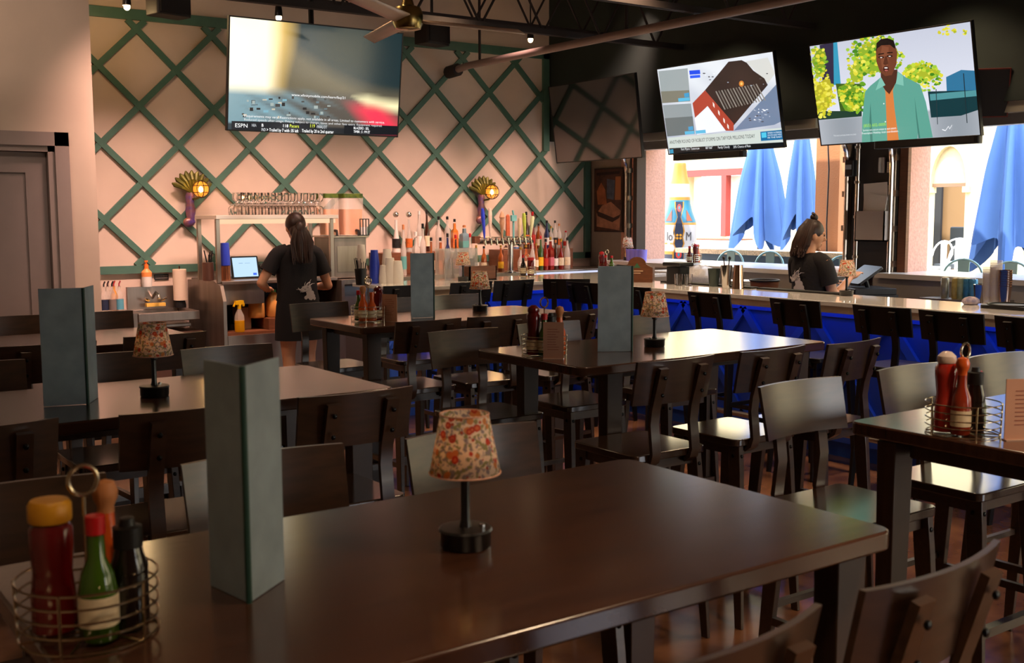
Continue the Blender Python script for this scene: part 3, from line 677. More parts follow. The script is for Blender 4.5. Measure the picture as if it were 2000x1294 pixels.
T.poly(z4((834, 400), (836, 330), (870, 298), (920, 290), (968, 308), (982, 350), (978, 372), (940, 342), (875, 345), (842, 370)), '#0f0b0c')
T.ell(1500+873/3.922, 437/3.922, 6, 2.2, '#2a150f', 10); T.ell(1500+938/3.922, 428/3.922, 6, 2.2, '#2a150f', 10)
T.ell(1500+873/3.922, 439/3.922, 2.4, 1.1, '#d8ccc4', 8); T.ell(1500+938/3.922, 430/3.922, 2.4, 1.1, '#d8ccc4', 8)
T.poly(z4((850, 420), (895, 412), (894, 404), (850, 411)), '#140b08'); T.poly(z4((918, 408), (962, 404), (960, 396), (918, 399)), '#140b08')
T.poly(z4((902, 430), (888, 488), (905, 498), (928, 486), (916, 428)), '#532c1d')
T.ell(1500+910/3.922, 526/3.922, 5.6, 6.0, '#3a1512', 12); T.ell(1500+910/3.922, 518/3.922, 3.6, 1.4, '#e6dcd4', 8); T.ell(1500+912/3.922, 538/3.922, 3.6, 1.8, '#a85a50', 8)
for x, y in ((893, 792), (905, 930)): T.ell(1500+x/3.922, y/3.922, 1.3, 1.3, '#e8efe8', 8)
T.text('(855) 602-0000', 1688, 248, 6, '#a6e03a', 44)
T.text('Services vary and are unique to each patient.', 1687, 256, 4.2, '#f0f4f4', 66); T.text('Prescription Mobility, local coordination.', 1685, 262, 4.2, '#f0f4f4', 72)
T.text('Paid actor portrayal shown on screen', 1630, 266, 3.6, '#cfd4d8', 44)
pts = [(1340, 990), (1365, 998), (1388, 965), (1398, 985), (1415, 955), (1412, 1000)]
for a, b in zip(pts, pts[1:]):
    (a0, a1), (b0, b1) = z4(a, b); T.poly([(a0, a1-.8), (a0, a1+.8), (b0, b1+.8), (b0, b1-.8)], '#f4f6fa')
T.done(.62); arm(T, [(7.5, 5.42, 2.6), (7.7, 5.42, 2.6)])
# screen switched off
O = Screen('television', 'switched-off television reflecting the diamond lattice, nearest the corner', (7.46, 9.03, 2.59), -91.9, 7.8, TW_, TH_)
MB().bb(-TW_/2, TW_/2, -.001, .004, -TH_/2, TH_/2).build('screen', mat('dark_glass_screen', (.006, .005, .006), .08, coat=1, spec=1.0), O.t, smooth=False)
arm(O, [(7.53, 9.0, 2.6), (7.7, 9.0, 2.6)])
# dark second screen behind the right one
t = thing('television', 'back edge of a dark television hung behind the one showing the man', 'television', (7.62, 4.72, 2.5), 0)
t.rotation_euler = (Matrix.Rotation(math.radians(-50), 3, 'Z') @ Matrix.Rotation(math.radians(12), 3, 'X')).to_euler()
MB().bb(-.14, .14, 0, .03, -.17, .17).build('back_panel', m_blackp, t, smooth=False)
mb = MB(); rect_frame(mb, -.145, .145, -.175, .175, .008, -.003, .032); mb.build('bezel', mat('dark_red_edge', '#6a2a24', .3), t, smooth=False)
# soundbars under the screens
for y, x, l in ((7.45, 7.52, 'black soundbar under the storm news television'), (5.15, 7.5, 'black soundbar under the television showing the man')):
    t = thing('soundbar', l, 'speaker', (x, y, 2.165), 0); t.rotation_euler.z = -PI/2
    MB().rbox((0, .02, 0), (.9, .07, .06), .02).build('soundbar_body', m_blackp, t, bevel=.004); MB().bb(-.42, .42, -.018, -.014, -.022, .022).build('grille', mat('speaker_grille', '#120c0b', .8), t, smooth=False)
    MB().tube([(0, .05, .0), (0, 7.7-x, .0)], .012, 8).build('bracket', m_black, t)

# ---------------------------------------------------------------- wall sconces
def sconce(x, lbl):
    t = thing('wall_sconce', lbl, 'wall lamp', (x, 10.07, 1.84), 0, 'shell wall sconces')
    mg = mat('gilt_green_shell', '#5c5a22', .4, .4, noise=.3, nscale=18); mp_ = mat('purple_glaze', '#4a3a7c', .3, .3, noise=.3, nscale=14, col2='#8a5a3c')
    mb = MB()
    for k in range(9):
        a = math.radians(-66+k*16.5); L = .2
        P0 = Vector((0, -.03, 0)); P1 = Vector((math.sin(a)*L*.6, -.08, math.cos(a)*L*.6)); P2 = Vector((math.sin(a)*L*.86, -.05, math.cos(a)*L*.86)); P3 = Vector((math.sin(a)*L, -.06, math.cos(a)*L))
        mb.tube([P0, P1, P2, P3], [.008, .018, .024, .008], 8)
    mb.build('shell', mg, t)
    MB().lathe([(.035, 0), (.045, -.04), (.035, -.1), (.05, -.16), (.035, -.24), (.045, -.27), (.02, -.3)], 12, M=Matrix.Diagonal((1, .6, 1)), c=(-.015, -.035, 0)).build('stem', mp_, t)
    MB().ell((-.04, -.04, -.27), (.05, .03, .045), 10, 6).build('base_scroll', mp_, t)
    mb = MB(); g = Vector((.05, -.14, .03)); r = .078
    for k in range(4):
        a = k*PI/4; mb.tube([g+Vector((r*math.sin(b)*math.cos(a), r*math.sin(b)*math.sin(a), r*math.cos(b))) for b in [2*PI*i/24 for i in range(24)]], .0035, 5, closed=True)
    for zz in (-.4, .4): rr = r*math.sqrt(1-zz*zz); mb.tube([g+Vector((rr*math.cos(b), rr*math.sin(b), r*zz)) for b in [2*PI*i/24 for i in range(24)]], .0035, 5, closed=True)
    gl = MB().ell(g, (.068, .068, .068), 20, 12).build('globe', mat('amber_glass', '#c98a3c', .25, trans=.0, alpha=.45, emit=.5, ecol='#c9741c'), t); mb.build('cage', mat('bronze', '#3a2818', .4, .8), gl)
    MB().ell(g+Vector((0, 0, -.005)), (.02, .02, .03), 12, 8).build('bulb', glow('sconce_bulb', '#ffcf80', 16), gl)
    MB().tube([(0, -.04, -.06), (.03, -.12, -.05)], .01, 8).build('arm', mg, t)
    light('sconce_light', 'POINT', (x+.05, 9.88, 1.87), 1.3, (1, .62, .25), shadow_soft_size=.06)
sconce(3.555, 'lit shell wall sconce at the left, above the service station post')
sconce(6.75, 'lit shell wall sconce above the beer tap handles')
# framed poster
t = thing('poster', 'tall brown poster of a figure and draped table on the right wall', 'picture', (8.29, 9.74, 1.785), -PI/2)
MB().bb(-.25, .25, -.02, .0, -.36, .36).build('frame', mat('dark_frame', '#2a1712', .5), t, smooth=False)
s_ = MB(); s_.bb(-.235, .235, -.024, -.02, -.345, .345)
cl = [mat('poster_brown', '#4a2a20', .6, noise=.5, nscale=9)]
def pp(pts, m, k):
    if m not in cl: cl.append(m)
    s_.mi = cl.index(m); s_.add([(x, -.024-.0006*k, z) for x, z in pts], [tuple(range(len(pts)))]); s_.mi = 0
pp([(-.2, -.3), (.2, -.34), (.22, -.12), (.05, -.02), (-.1, -.06), (-.2, -.15)], mat('poster_tan', '#a8765a', .6, noise=.3, nscale=12), 1)
pp([(-.18, -.05), (-.02, -.05), (-.05, .12), (-.12, .2), (-.2, .1)], mat('poster_orange', '#9c5a34', .6, noise=.3, nscale=12), 2)
pp([(-.02, .02), (.1, .0), (.12, .22), (-.02, .24)], mat('poster_blue', '#4a5468', .6, noise=.3, nscale=20), 3)
pp([(.12, .0), (.22, .0), (.22, .26), (.13, .26)], mat('poster_orange2', '#a8683a', .6), 4)
pp([(-.2, -.12), (.1, -.2), (.22, -.16), (.2, -.2), (.08, -.25), (-.18, -.18)], mat('poster_shadow', '#3a2018', .6), 5)
pp([(-.2, .28), (.2, .29), (.2, .32), (-.2, .31)], mat('poster_rail', '#2a1612', .6), 6)
s_.build('picture', cl, t, smooth=False)
# ---------------------------------------------------------------- things on the tables
def floral():
    m = bpy.data.materials.new('floral_fabric'); m.use_nodes = True; t = m.node_tree; b = t.nodes['Principled BSDF']; L = t.links.new
    tcn = t.nodes.new('ShaderNodeTexCoord'); cur = None
    base = (.97, .86, .74, 1)
    def layer(prev, scale, thr, col, seed, soft=.02, noise=False):
        mp = t.nodes.new('ShaderNodeMapping'); mp.inputs['Location'].default_value = (seed, seed*1.7, seed*.6); L(tcn.outputs['Object'], mp.inputs[0])
        if noise:
            v = t.nodes.new('ShaderNodeTexNoise'); v.inputs['Scale'].default_value = scale; v.inputs['Detail'].default_value = 3
            L(mp.outputs[0], v.inputs['Vector']); out = v.outputs[0]
        else:
            nz = t.nodes.new('ShaderNodeTexNoise'); nz.inputs['Scale'].default_value = scale*1.5; ad = t.nodes.new('ShaderNodeVectorMath'); ad.operation = 'MULTIPLY_ADD'; ad.inputs[1].default_value = (.25/scale,)*3
            L(mp.outputs[0], nz.inputs['Vector']); L(nz.outputs[1], ad.inputs[0]); L(mp.outputs[0], ad.inputs[2])
            v = t.nodes.new('ShaderNodeTexVoronoi'); v.inputs['Scale'].default_value = scale; L(ad.outputs[0], v.inputs['Vector']); out = v.outputs[0]
        r = t.nodes.new('ShaderNodeMapRange'); r.inputs[1].default_value = thr; r.inputs[2].default_value = thr+soft; r.inputs[3].default_value = 1; r.inputs[4].default_value = 0
        L(out, r.inputs[0]); mx = t.nodes.new('ShaderNodeMix'); mx.data_type = 'RGBA'
        L(r.outputs[0], mx.inputs[0]); mx.inputs[7].default_value = col
        if prev is None: mx.inputs[6].default_value = base
        else: L(prev, mx.inputs[6])
        return mx.outputs[2]
    c = layer(None, 95, .44, lin('#a8a878'), .3, .02, True)
    c = layer(c, 130, .42, lin('#a8a0a8'), 4.3, .02, True)
    c = layer(c, 38, .24, lin('#e0a068'), 1.1); c = layer(c, 34, .23, lin('#d0563f'), 5.7); c = layer(c, 34, .12, lin('#e88a60'), 5.7); c = layer(c, 70, .2, lin('#c0604c'), 8.2)
    L(c, b.inputs['Base Color']); b.inputs['Roughness'].default_value = .8
    # translucent cloth
    tr = t.nodes.new('ShaderNodeBsdfTranslucent'); L(c, tr.inputs[0]); ms = t.nodes.new('ShaderNodeMixShader'); ms.inputs[0].default_value = .6
    L(b.outputs[0], ms.inputs[1]); L(tr.outputs[0], ms.inputs[2]); L(ms.outputs[0], t.nodes['Material Output'].inputs[0]); return m
m_flor = floral()
def make_lamp():
    t = thing('table_lamp', '', 'lamp', (0, 0, 0), 0, 'small floral table lamps')
    MB().lathe([(.043, 0), (.046, .004), (.046, .028), (.049, .032), (.047, .036), (.0, .038)], 28).build('base', m_black, t, ang=40)
    MB().lathe([(.012, .036), (.0085, .05), (.008, .12), (.013, .125), (.013, .142), (.006, .145), (.006, .2)], 14).build('pole', m_black, t)
    MB().lathe([(.0, .0), (.006, .001), (.006, .006), (0, .007)], 10, c=(.024, -.018, .036)).build('switch', m_chrome, t)
    mb = MB(); mb.lathe([(.064, .137), (.0435, .243)], 40, cap=False)
    o = mb.build('lamp_shade', m_flor, t); s = o.modifiers.new('thick', 'SOLIDIFY'); s.thickness = .0015
    shade = o; mb = MB()
    for z, r in ((.137, .0642), (.243, .0437)): mb.tube([(r*math.cos(a), r*math.sin(a), z) for a in [2*PI*k/36 for k in range(36)]], .0014, 5, closed=True)
    for k in range(3): a = 2*PI*k/3; mb.tube([(0, 0, .2), (.052*math.cos(a), .052*math.sin(a), .2)], .001, 4)
    mb.build('shade_rim', mat('shade_trim', '#d9a58c', .7), shade)
    MB().ell((0, 0, .172), (.012, .012, .018), 12, 8).build('bulb', glow('lamp_bulb', '#ffb060', 3), shade)
    return t
def lamplight(p, e): light('lamp_light', 'POINT', (p[0], p[1], p[2]+.175), e*5.5, (1, .58, .27), shadow_soft_size=.012)
lp = make_lamp()
LAMPS = [((1.068, 1.65, TZ), 'nearest floral shaded table lamp, on the foreground table', .35), ((1.149, 3.66, TZ), 'floral shaded table lamp on the left middle table beside the slim menu', .2),
 ((3.79, 5.67, TZ), 'floral shaded table lamp on the table nearest the bar', .12), ((3.40, 3.68, TZ), 'floral shaded table lamp on the centre table beside the green menu', .15),
 ((6.33, 4.92, BZ), 'floral shaded table lamp on the bar beside the waitress', .1), ((5.17, 7.99, BZ), 'floral shaded table lamp on the bar in front of the clear box', .1), ((8.02, 9.12, 1.13), 'floral shaded table lamp on the ledge below the poster', .08)]
for i, (p, l, e) in enumerate(LAMPS):
    if i == 0: lp.location = p; lp['label'] = l
    else: dup(lp, p, i*1.3, l)
    lamplight(p, e)
# menus: two stiff panels folded at a spine
m_menu = mat('blue_grey_leatherette', '#84949c', .6, noise=.12, nscale=14, bump=.15); m_spine = mat('dark_green_spine', '#1f4038', .5)
def menu(p, a1, a2, lbl, h=.37, w=.115):
    t = thing('menu', lbl, 'menu', p, 0, 'tall blue-grey folded menus')
    for nm, a, sgn in (('left_panel', a1, 1), ('right_panel', a2, -1)):
        d = Vector((math.cos(a), math.sin(a))); q = Vector((-d.y, d.x))*.002
        pts = [tuple(d*.004-q), tuple(d*w-q), tuple(d*w+q), tuple(d*.004+q)]
        MB().prism(pts, .001, h).build(nm, m_menu, t, smooth=False, bevel=.0008)
    MB().tube([(0, 0, 0), (0, 0, h)], .0052, 8).build('spine', m_spine, t)
    return t
R_ = math.radians
menu((.636, 1.60, TZ), R_(99), R_(39), 'tall blue-grey menu standing open on the foreground table')
p = on('z', TZ, 172, 789); menu((p.x, p.y, TZ), R_(165), R_(62), 'tall blue-grey menu on the left middle table', w=.13)
p = on('z', TZ, 848, 619); menu((p.x, p.y, TZ), R_(168), R_(60), 'slim blue-grey menu on the table nearest the bar', w=.14)
p = on('z', TZ, 1234, 686); menu((p.x, p.y, TZ), R_(150), R_(75), 'grey-green menu on the centre table beside the sauce rack', w=.15)
# wire caddies
m_ket = mat('ketchup_red', '#5c080b', .2, coat=.5); m_org = mat('hot_sauce_orange', '#c9561c', .25, coat=.4); m_grn = mat('green_sauce_glass', '#36560e', .15, coat=.5); m_dk = mat('dark_sauce_glass', '#140b08', .15, coat=.5)
m_wood = mat('wood_ball_cap', '#b8794a', .5); m_lab = mat('cream_label', '#d8c9a8', .6, noise=.1, nscale=60); m_redcap = mat('red_cap', '#b3161a', .35); m_yel = mat('yellow_cap', '#c48a1c', .4); m_amb = mat('amber_sauce', '#8a2a10', .2, coat=.5)
PRO = dict(
 ketchup=([(.026, 0), (.031, .006), (.031, .05), (.027, .085), (.03, .12), (.03, .145), (.024, .155)], [(.029, .155), (.03, .16), (.03, .178), (.026, .184), (0, .185)]),
 squeeze=([(.028, 0), (.03, .006), (.028, .06), (.024, .09), (.029, .13), (.03, .15), (.022, .162)], [(.024, .162), (.026, .168), (.024, .178), (.012, .188), (0, .19)]),
 tabasco=([(.024, 0), (.027, .004), (.027, .062), (.022, .085), (.0125, .105), (.0115, .135)], [(.0135, .135), (.0135, .158), (0, .159)]),
 cholula=([(.024, 0), (.026, .004), (.026, .07), (.024, .09), (.013, .115), (.012, .142)], [(.0125, .142), (.012, .15), (.017, .16), (.0185, .17), (.014, .182), (0, .186)]),
 soy=([(.024, 0), (.027, .004), (.027, .085), (.022, .1), (.019, .112)], [(.021, .112), (.021, .14), (.012, .142), (.01, .152), (0, .153)]))
def sauce(p, kind, body, cap, lbl, label=True, h=1.0, nm='sauce_bottle'):
    t = thing(nm, lbl, 'bottle', p, random.uniform(0, 6))
    a, b = PRO[kind]; a = [(r, z*h) for r, z in a]; b = [(r, z*h) for r, z in b]
    MB().lathe(a, 20).build('bottle_body', body, t); MB().lathe(b, 16).build('cap', cap, t)
    if label:
        r = max(q[0] for q in a)+.0006; z0, z1 = (.02*h, .058*h); MB().lathe([(r, z0), (r, z1)], 20, cap=False).build('paper_label', m_lab, t)
    return t
def rack(p, lbl, r=.095, post=.245):
    t = thing('condiment_rack', lbl, 'rack', p, 0, 'round wire condiment racks')
    ring = lambda z, rr: [(rr*math.cos(a), rr*math.sin(a), z) for a in [2*PI*k/40 for k in range(40)]]
    mb = MB()
    for i, z in enumerate((.003, .026, .046, .066, .086)): mb.tube(ring(z, r+.0005*i), .0018, 6, closed=True)
    mb.build('wire_rings', m_wire, t)
    for k in range(5): a = .3+2*PI*k/5; MB().tube([(r*math.cos(a), r*math.sin(a), .0), ((r+.003)*math.cos(a), (r+.003)*math.sin(a), .088)], .0022, 6).build('upright', m_wire, t)
    mb = MB()
    for k in range(3): a = k*PI/3; mb.tube([(-r*math.cos(a), -r*math.sin(a), .0035), (r*math.cos(a), r*math.sin(a), .0035)], .0018, 6)
    mb.build('floor_wires', m_wire, t)
    mb = MB(); mb.tube([(0, 0, .004), (0, 0, post-.042)], .0025, 8); po = mb.build('post', m_wire, t)
    MB().tube([(.02*math.cos(a), .004*math.sin(a)*0, post-.021+.021*math.sin(a)) for a in [2*PI*k/24 for k in range(24)]], .0035, 8, closed=True).build('ring_handle', m_wire, po)
    return t
def card(p, rz, lbl, w=.1, h=.15, m=None):
    t = thing('table_card', lbl, 'card', p, rz)
    MB().box((0, 0, h/2+.002), (w, .003, h)).build('card_panel', m or m_card, t, smooth=False)
    mb = MB()
    for i in range(9): mb.bb(-w*.3, w*random.uniform(.1, .33), -.0022, -.0018, h*.25+i*h*.07, h*.25+i*h*.07+.0022)
    mb.build('print', mat('brown_print', '#8a4a38', .7), t.children[0], smooth=False); MB().bb(-w/2, w/2, -.012, .012, 0, .003).build('foot', mat('clear_foot', '#b89a88', .2), t, smooth=False)
DZ = .0055
def set1(c, items):
    for dx, dy, kind, body, cap, lbl, lab, h in items: sauce((c[0]+dx, c[1]+dy, c[2]+DZ), kind, body, cap, lbl, lab, h)
view = lambda right, away: (right*math.cos(YAW)+away*math.sin(YAW), -right*math.sin(YAW)+away*math.cos(YAW))
def vitems(c, L): set1(c, [(*view(a, b), *r) for a, b, *r in L])
c = (.402, 1.62, TZ); rack(c, 'round wire condiment rack on the foreground table, nearest of all')
w_ = 'in the foreground condiment rack'
vitems(c, [(-.045, -.01, 'ketchup', m_ket, m_yel, 'red ketchup bottle with yellow cap '+w_, False, 1.05), (.028, -.035, 'tabasco', m_grn, m_redcap, 'green sauce bottle with red cap '+w_, True, 1.12), (.055, .015, 'soy', m_dk, m_blackp, 'dark sauce bottle with black cap '+w_, False, 1.05), (.012, .05, 'cholula', m_org, m_wood, 'hot sauce bottle with wooden ball cap '+w_, True, 1.12)])
c = (2.93, 5.5, TZ); rack(c, 'round wire condiment rack on the table nearest the bar'); w_ = 'in the rack on the table nearest the bar'
vitems(c, [(-.055, .02, 'tabasco', m_grn, m_redcap, 'green sauce bottle '+w_, True, 1.05), (-.025, -.03, 'cholula', m_org, m_wood, 'orange hot sauce bottle with wooden cap '+w_, True, 1.05), (.022, -.02, 'tabasco', m_org, m_org, 'slim orange hot sauce bottle '+w_, True, 1.0), (.05, .035, 'squeeze', m_ket, m_ket, 'red squeeze ketchup bottle '+w_, True, 1.0)])
q = view(.12, -.02); card((c[0]+q[0], c[1]+q[1], TZ), R_(-65), 'pinkish table card beside the rack on the table nearest the bar')
c = (2.81, 3.72, TZ); rack(c, 'round wire condiment rack on the centre table'); w_ = 'in the rack on the centre table'
vitems(c, [(-.045, .0, 'squeeze', m_ket, m_ket, 'red squeeze ketchup bottle '+w_, True, 1.1), (.0, -.025, 'tabasco', m_grn, m_redcap, 'green sauce bottle with red cap '+w_, True, 1.1), (.065, .0, 'cholula', m_org, m_wood, 'orange hot sauce bottle with wooden cap '+w_, False, 1.1), (.03, .06, 'soy', m_dk, m_blackp, 'dark sauce bottle with black cap '+w_, False, 1.1)])
q = view(.035, -.11); card((c[0]+q[0], c[1]+q[1], TZ), -YAW-.15, 'pinkish table card in front of the rack on the centre table', w=.085)
c = (2.72, 1.72, TZ); rack(c, 'round wire condiment rack on the right-edge table'); w_ = 'in the rack on the right-edge table'
vitems(c, [(-.045, .01, 'squeeze', mat('clear_red_bottle', '#a8281c', .1, coat=.8), mat('clear_lid', '#d8c8c0', .2), 'clear bottle of red sauce '+w_, False, 1.15), (-.02, -.035, 'cholula', m_amb, m_org, 'amber hot sauce bottle with orange cap '+w_, True, 1.12), (.03, .0, 'soy', m_dk, m_blackp, 'dark sauce bottle with black cap '+w_, False, 1.15), (.055, .05, 'tabasco', m_grn, m_redcap, 'green sauce bottle with red cap '+w_, False, 1.0)])
q = view(.135, -.09); card((c[0]+q[0], c[1]+q[1], TZ), -YAW+.1, 'pinkish table card beside the rack on the right-edge table', w=.13, h=.16)
# racks and things on the bar
def kbox(name, p, d, m, lbl, cat, rz=0, group=None):
    o = MB().box((0, 0, d[2]/2), d).build(name, m, smooth=False, loc=p, rz=rz, bevel=.003); tag(o, lbl, cat, group); return o
c = (6.02, 8.22, BZ); rack(c, 'wire condiment rack on the bar below the beer taps', r=.08, post=.2); w_ = 'in the bar rack below the beer taps'
vitems(c, [(-.04, 0, 'tabasco', m_dk, m_redcap, 'dark green bottle '+w_, True, 1.2), (.03, 0, 'ketchup', m_ket, m_redcap, 'short red ketchup bottle with cream label '+w_, True, .9)])
c = (6.95, 8.2, BZ); rack(c, 'wire condiment rack on the bar left of the poster lamp', r=.08, post=.22); w_ = 'in the bar rack below the poster'
vitems(c, [(-.05, .02, 'squeeze', m_ket, m_redcap, 'red ketchup bottle '+w_, False, 1.05), (-.015, -.03, 'tabasco', m_ket, m_redcap, 'white-labelled red sauce bottle '+w_, True, 1.05), (.045, .01, 'tabasco', m_grn, m_redcap, 'green-labelled sauce bottle with red cap '+w_, True, 1.0)])
# clear box with straws, wooden box in front
p = on('z', BZ, 930, 550); m_acr = mat('clear_acrylic', '#e8e4e0', .08, alpha=.28, coat=1)
t = thing('straw_box', 'clear acrylic box of black and purple straws on the bar', 'container', (p.x+.06, 8.22, BZ))
mb = MB(); w2, d2, h2 = .34, .16, .27
mb.bb(-w2/2, w2/2, -d2/2, -d2/2+.004, 0, h2); mb.bb(-w2/2, w2/2, d2/2-.004, d2/2, 0, h2); mb.bb(-w2/2, -w2/2+.004, -d2/2, d2/2, 0, h2); mb.bb(w2/2-.004, w2/2, -d2/2, d2/2, 0, h2); mb.bb(-w2/2, w2/2, -d2/2, d2/2, 0, .004)
mb.build('box_shell', m_acr, t, smooth=False)
mb = MB()
for i in range(26): x = random.uniform(-.13, -.02); y = random.uniform(-.05, .05); mb.tube([(x, y, .01), (x+random.uniform(-.015, .015), y, random.uniform(.13, .19))], .003, 5)
mb.build('black_straws', m_blackp, t)
mb = MB()
for i in range(14): x = random.uniform(.04, .08); y = random.uniform(-.05, .05); mb.tube([(x, y, .01), (x, y, random.uniform(.17, .2))], .003, 5)
mb.build('purple_straws', mat('purple_straw', '#8a7fd8', .4), t); MB().bb(.1, .15, -.06, .06, .004, .18).build('napkin_block', m_blackp, t, smooth=False)
p = on('z', BZ, 934, 547); 
t = thing('napkin_caddy', 'reddish-brown wooden box in front of the clear straw box', 'box', (p.x+.04, 8.02, BZ))
mb = MB(); mb.bb(-.14, .14, -.05, -.04, 0, .12); mb.bb(-.14, .14, .04, .05, 0, .12); mb.bb(-.14, -.13, -.05, .05, 0, .12); mb.bb(.13, .14, -.05, .05, 0, .12); mb.bb(-.14, .14, -.05, .05, 0, .01)
mb.build('box_sides', m_brown, t, smooth=False); MB().bb(-.12, .12, -.035, .035, .01, .09).build('napkins', m_paper, t, smooth=False)
# cups on the left end of the bar
m_cup = mat('white_cup', '#e6ddd0', .5); m_cupb = mat('blue_cup', '#2a3fb0', .35)
def cupstack(p, n, r, h, step, m, lbl, up=False, group=None):
    t = thing('cup_stack', lbl, 'cups', p, 0, group)
    for i in range(n):
        z = i*step; pr = [(r*.72, 0), (r, h), (r*1.03, h+.004), (r*.97, h)] if up else [(r, 0), (r*1.03, .004), (r*.74, h), (0, h)]
        MB().lathe([(a, b+z) for a, b in pr], 16, cap=False).build('cup', m, t)
for px, n, r, st_, m, l in ((762, 9, .047, .012, m_cup, 'stack of white paper cups right of the blue cups'), (777, 7, .047, .012, m_cup, 'stack of white paper cups beside the menu'), (751, 4, .047, .012, m_cup, 'short stack of white cups nearest the blue cups')):
    p = on('z', BZ, px, 553); cupstack((p.x, p.y, BZ), n, r, .115, st_, m, l, up=False)
p = on('z', BZ, 768, 549); cupstack((p.x, p.y+.1, BZ), 11, .045, .12, .015, m_cup, 'tallest stack of white paper cups behind the others')
p = on('z', BZ, 732, 553); cupstack((p.x, p.y, BZ), 13, .04, .12, .013, m_cupb, 'tall stack of blue cups on the left end of the bar')
p = on('z', BZ, 720, 552); cupstack((p.x, p.y+.12, BZ), 16, .04, .12, .013, m_cup, 'tall stack of white cups behind the blue cups on the bar')
# straw cup near the waitress in black
p = on('z', BZ, 705, 556); t = thing('straw_cup', 'black cup of black straws at the bar end beside the barmaid', 'cup', (p.x, p.y, BZ))
MB().lathe([(.04, 0), (.05, .13), (.045, .13), (.036, .005)], 16).build('cup', m_blackp, t)
mb = MB()
for i in range(18): a = random.uniform(0, 6.28); mb.tube([(0.02*math.cos(a), .02*math.sin(a), .01), (.05*math.cos(a), .05*math.sin(a), random.uniform(.17, .22))], .003, 5)
mb.build('straws', m_blackp, t)
# ---------------------------------------------------------------- service station at the back
m_ss = mat('dull_stainless', '#8f857b', .38, .9, noise=.15, nscale=12, stretch=(1, 1, .15))
t = thing('service_station', 'stainless service station with a tall glass shelf, behind the barmaid', 'counter', (0, 0, 0))
x0, x1 = 3.5, 4.66
MB().prism([(9.19, 0), (10.06, 0), (10.06, 1.05), (9.42, 1.07), (9.25, 1.03), (9.19, .9)], 0, .03, M=Matrix(((0, 0, 1), (1, 0, 0), (0, 1, 0))), c=(x0, 0, 0)).build('side_panel', m_ss, t, smooth=False)
MB().bb(x1-.03, x1, 9.2, 10.06, 0, 1.04).build('side_panel', m_ss, t, smooth=False)
MB().bb(x0+.03, x1-.03, 9.28, 10.05, 1.035, 1.065).build('worktop', m_ss, t, smooth=False, bevel=.004)
MB().bb(x0+.03, x0+.42, 9.3, 9.32, .86, 1.035).build('front_plate', m_ss, t, smooth=False)
MB().bb(x0+.03, x1-.03, 9.6, 9.62, .62, 1.03).build('inner_back', m_blackp, t, smooth=False)
MB().bb(x0+.03, x1-.03, 9.2, 9.9, .6, .625).build('middle_shelf', m_brown, t, smooth=False)
mb = MB(); mb.bb(x0+.03, x1-.03, 9.18, 9.2, .02, .6); mb.build('lower_front', m_ss, t, smooth=False)
for nm, x, y in (('post', x0+.02, 9.33), ('post', x0+.02, 9.78), ('post', x1-.06, 9.33), ('post', x1-.06, 9.78)):
    MB().bb(x-.018, x+.018, y-.018, y+.018, 1.05, 1.6).build(nm, m_steel, t, smooth=False, bevel=.003)
MB().bb(x0, x1, 9.3, 9.82, 1.6, 1.635).build('top_shelf', mat('pale_metal_shelf', '#c9bfb0', .3, .5), t, smooth=False, bevel=.003)
MB().bb(x0+.02, x1-.02, 9.32, 9.345, 1.56, 1.6).build('shelf_light', glow('warm_tube', '#ffc9a0', .6), t, smooth=False)
light('shelf_lamp', 'AREA', (4.08, 9.36, 1.57), 1.2, (1, .7, .5), rot=(0, 0, 0), size=(1.0, .03))
# glasses in two tiers on the top shelf
m_glass = mat('clear_glass', '#fbf6f2', .03, trans=1)
def glass_proto():
    t = thing('stacked_glass', 'clear flared glass stacked upside down among many on the top shelf', 'glass', (0, 0, 0), 0, 'flared glasses stacked on the service shelf')
    MB().lathe([(.038, 0), (.041, .01), (.04, .06), (.03, .075), (.012, .085), (.012, .092), (.03, .097)], 12, cap=False).build('glass_bowl', m_glass, t)
    return t
g = glass_proto(); k = 0
for j in range(3):
    for i in range(13):
        p = (3.78+i*.062, 9.42+j*.1, 1.637)
        if k == 0: g.location = p
        else: dup(g, p)
        k += 1
        if j < 2: o = dup(g, (3.78+i*.062, 9.42+j*.1, 1.832)); o.rotation_euler = (PI, 0, 0)
# juice dispensers on a steel machine
t = thing('ice_machine', 'tall steel machine carrying the two juice dispensers', 'machine', (4.88, 9.68, 0))
MB().bb(-.17, .17, -.18, .25, 1.04, 1.42).build('machine_body', m_ss, t, smooth=False, bevel=.006); MB().bb(-.14, .14, -.185, -.18, 1.1, 1.34).build('door_panel', m_steel, t, smooth=False)
mb = MB(); mb.bb(-.19, .19, -.2, .26, 1.42, 1.435); mb.build('top_tray', m_steel, t, smooth=False)
m_lid = mat('green_lid', '#20400f', .4, nscale=30, col2='#5a6a18'); m_juice = mat('orange_juice', '#c97a2c', .3); m_clear = mat('clear_plastic', '#e8ddd0', .1, alpha=.3, coat=.6)
for x, w_, l in ((4.74, .12, 'left juice dispenser with a green lid, half hidden by the other'), (4.95, .17, 'right juice dispenser of orange juice with a green lid')):
    t = thing('juice_dispenser', l, 'dispenser', (x, 9.65, 1.436), 0, 'juice dispensers')
    MB().rbox((0, 0, .18), (w_*1.25, w_*1.2, .35), .02).build('tank', m_clear, t); MB().rbox((0, 0, .13), (w_*1.18, w_*1.13, .24), .02).build('juice', m_juice, t)
    MB().rbox((0, 0, .375), (w_*1.25, w_*1.2, .045), .02).build('lid', m_lid, t, bevel=.004)
    MB().tube([(.02, -w_*.6, .05), (.02, -w_*.6-.04, .05), (.02, -w_*.6-.05, .0)], .012, 8).build('tap', m_blackp, t)
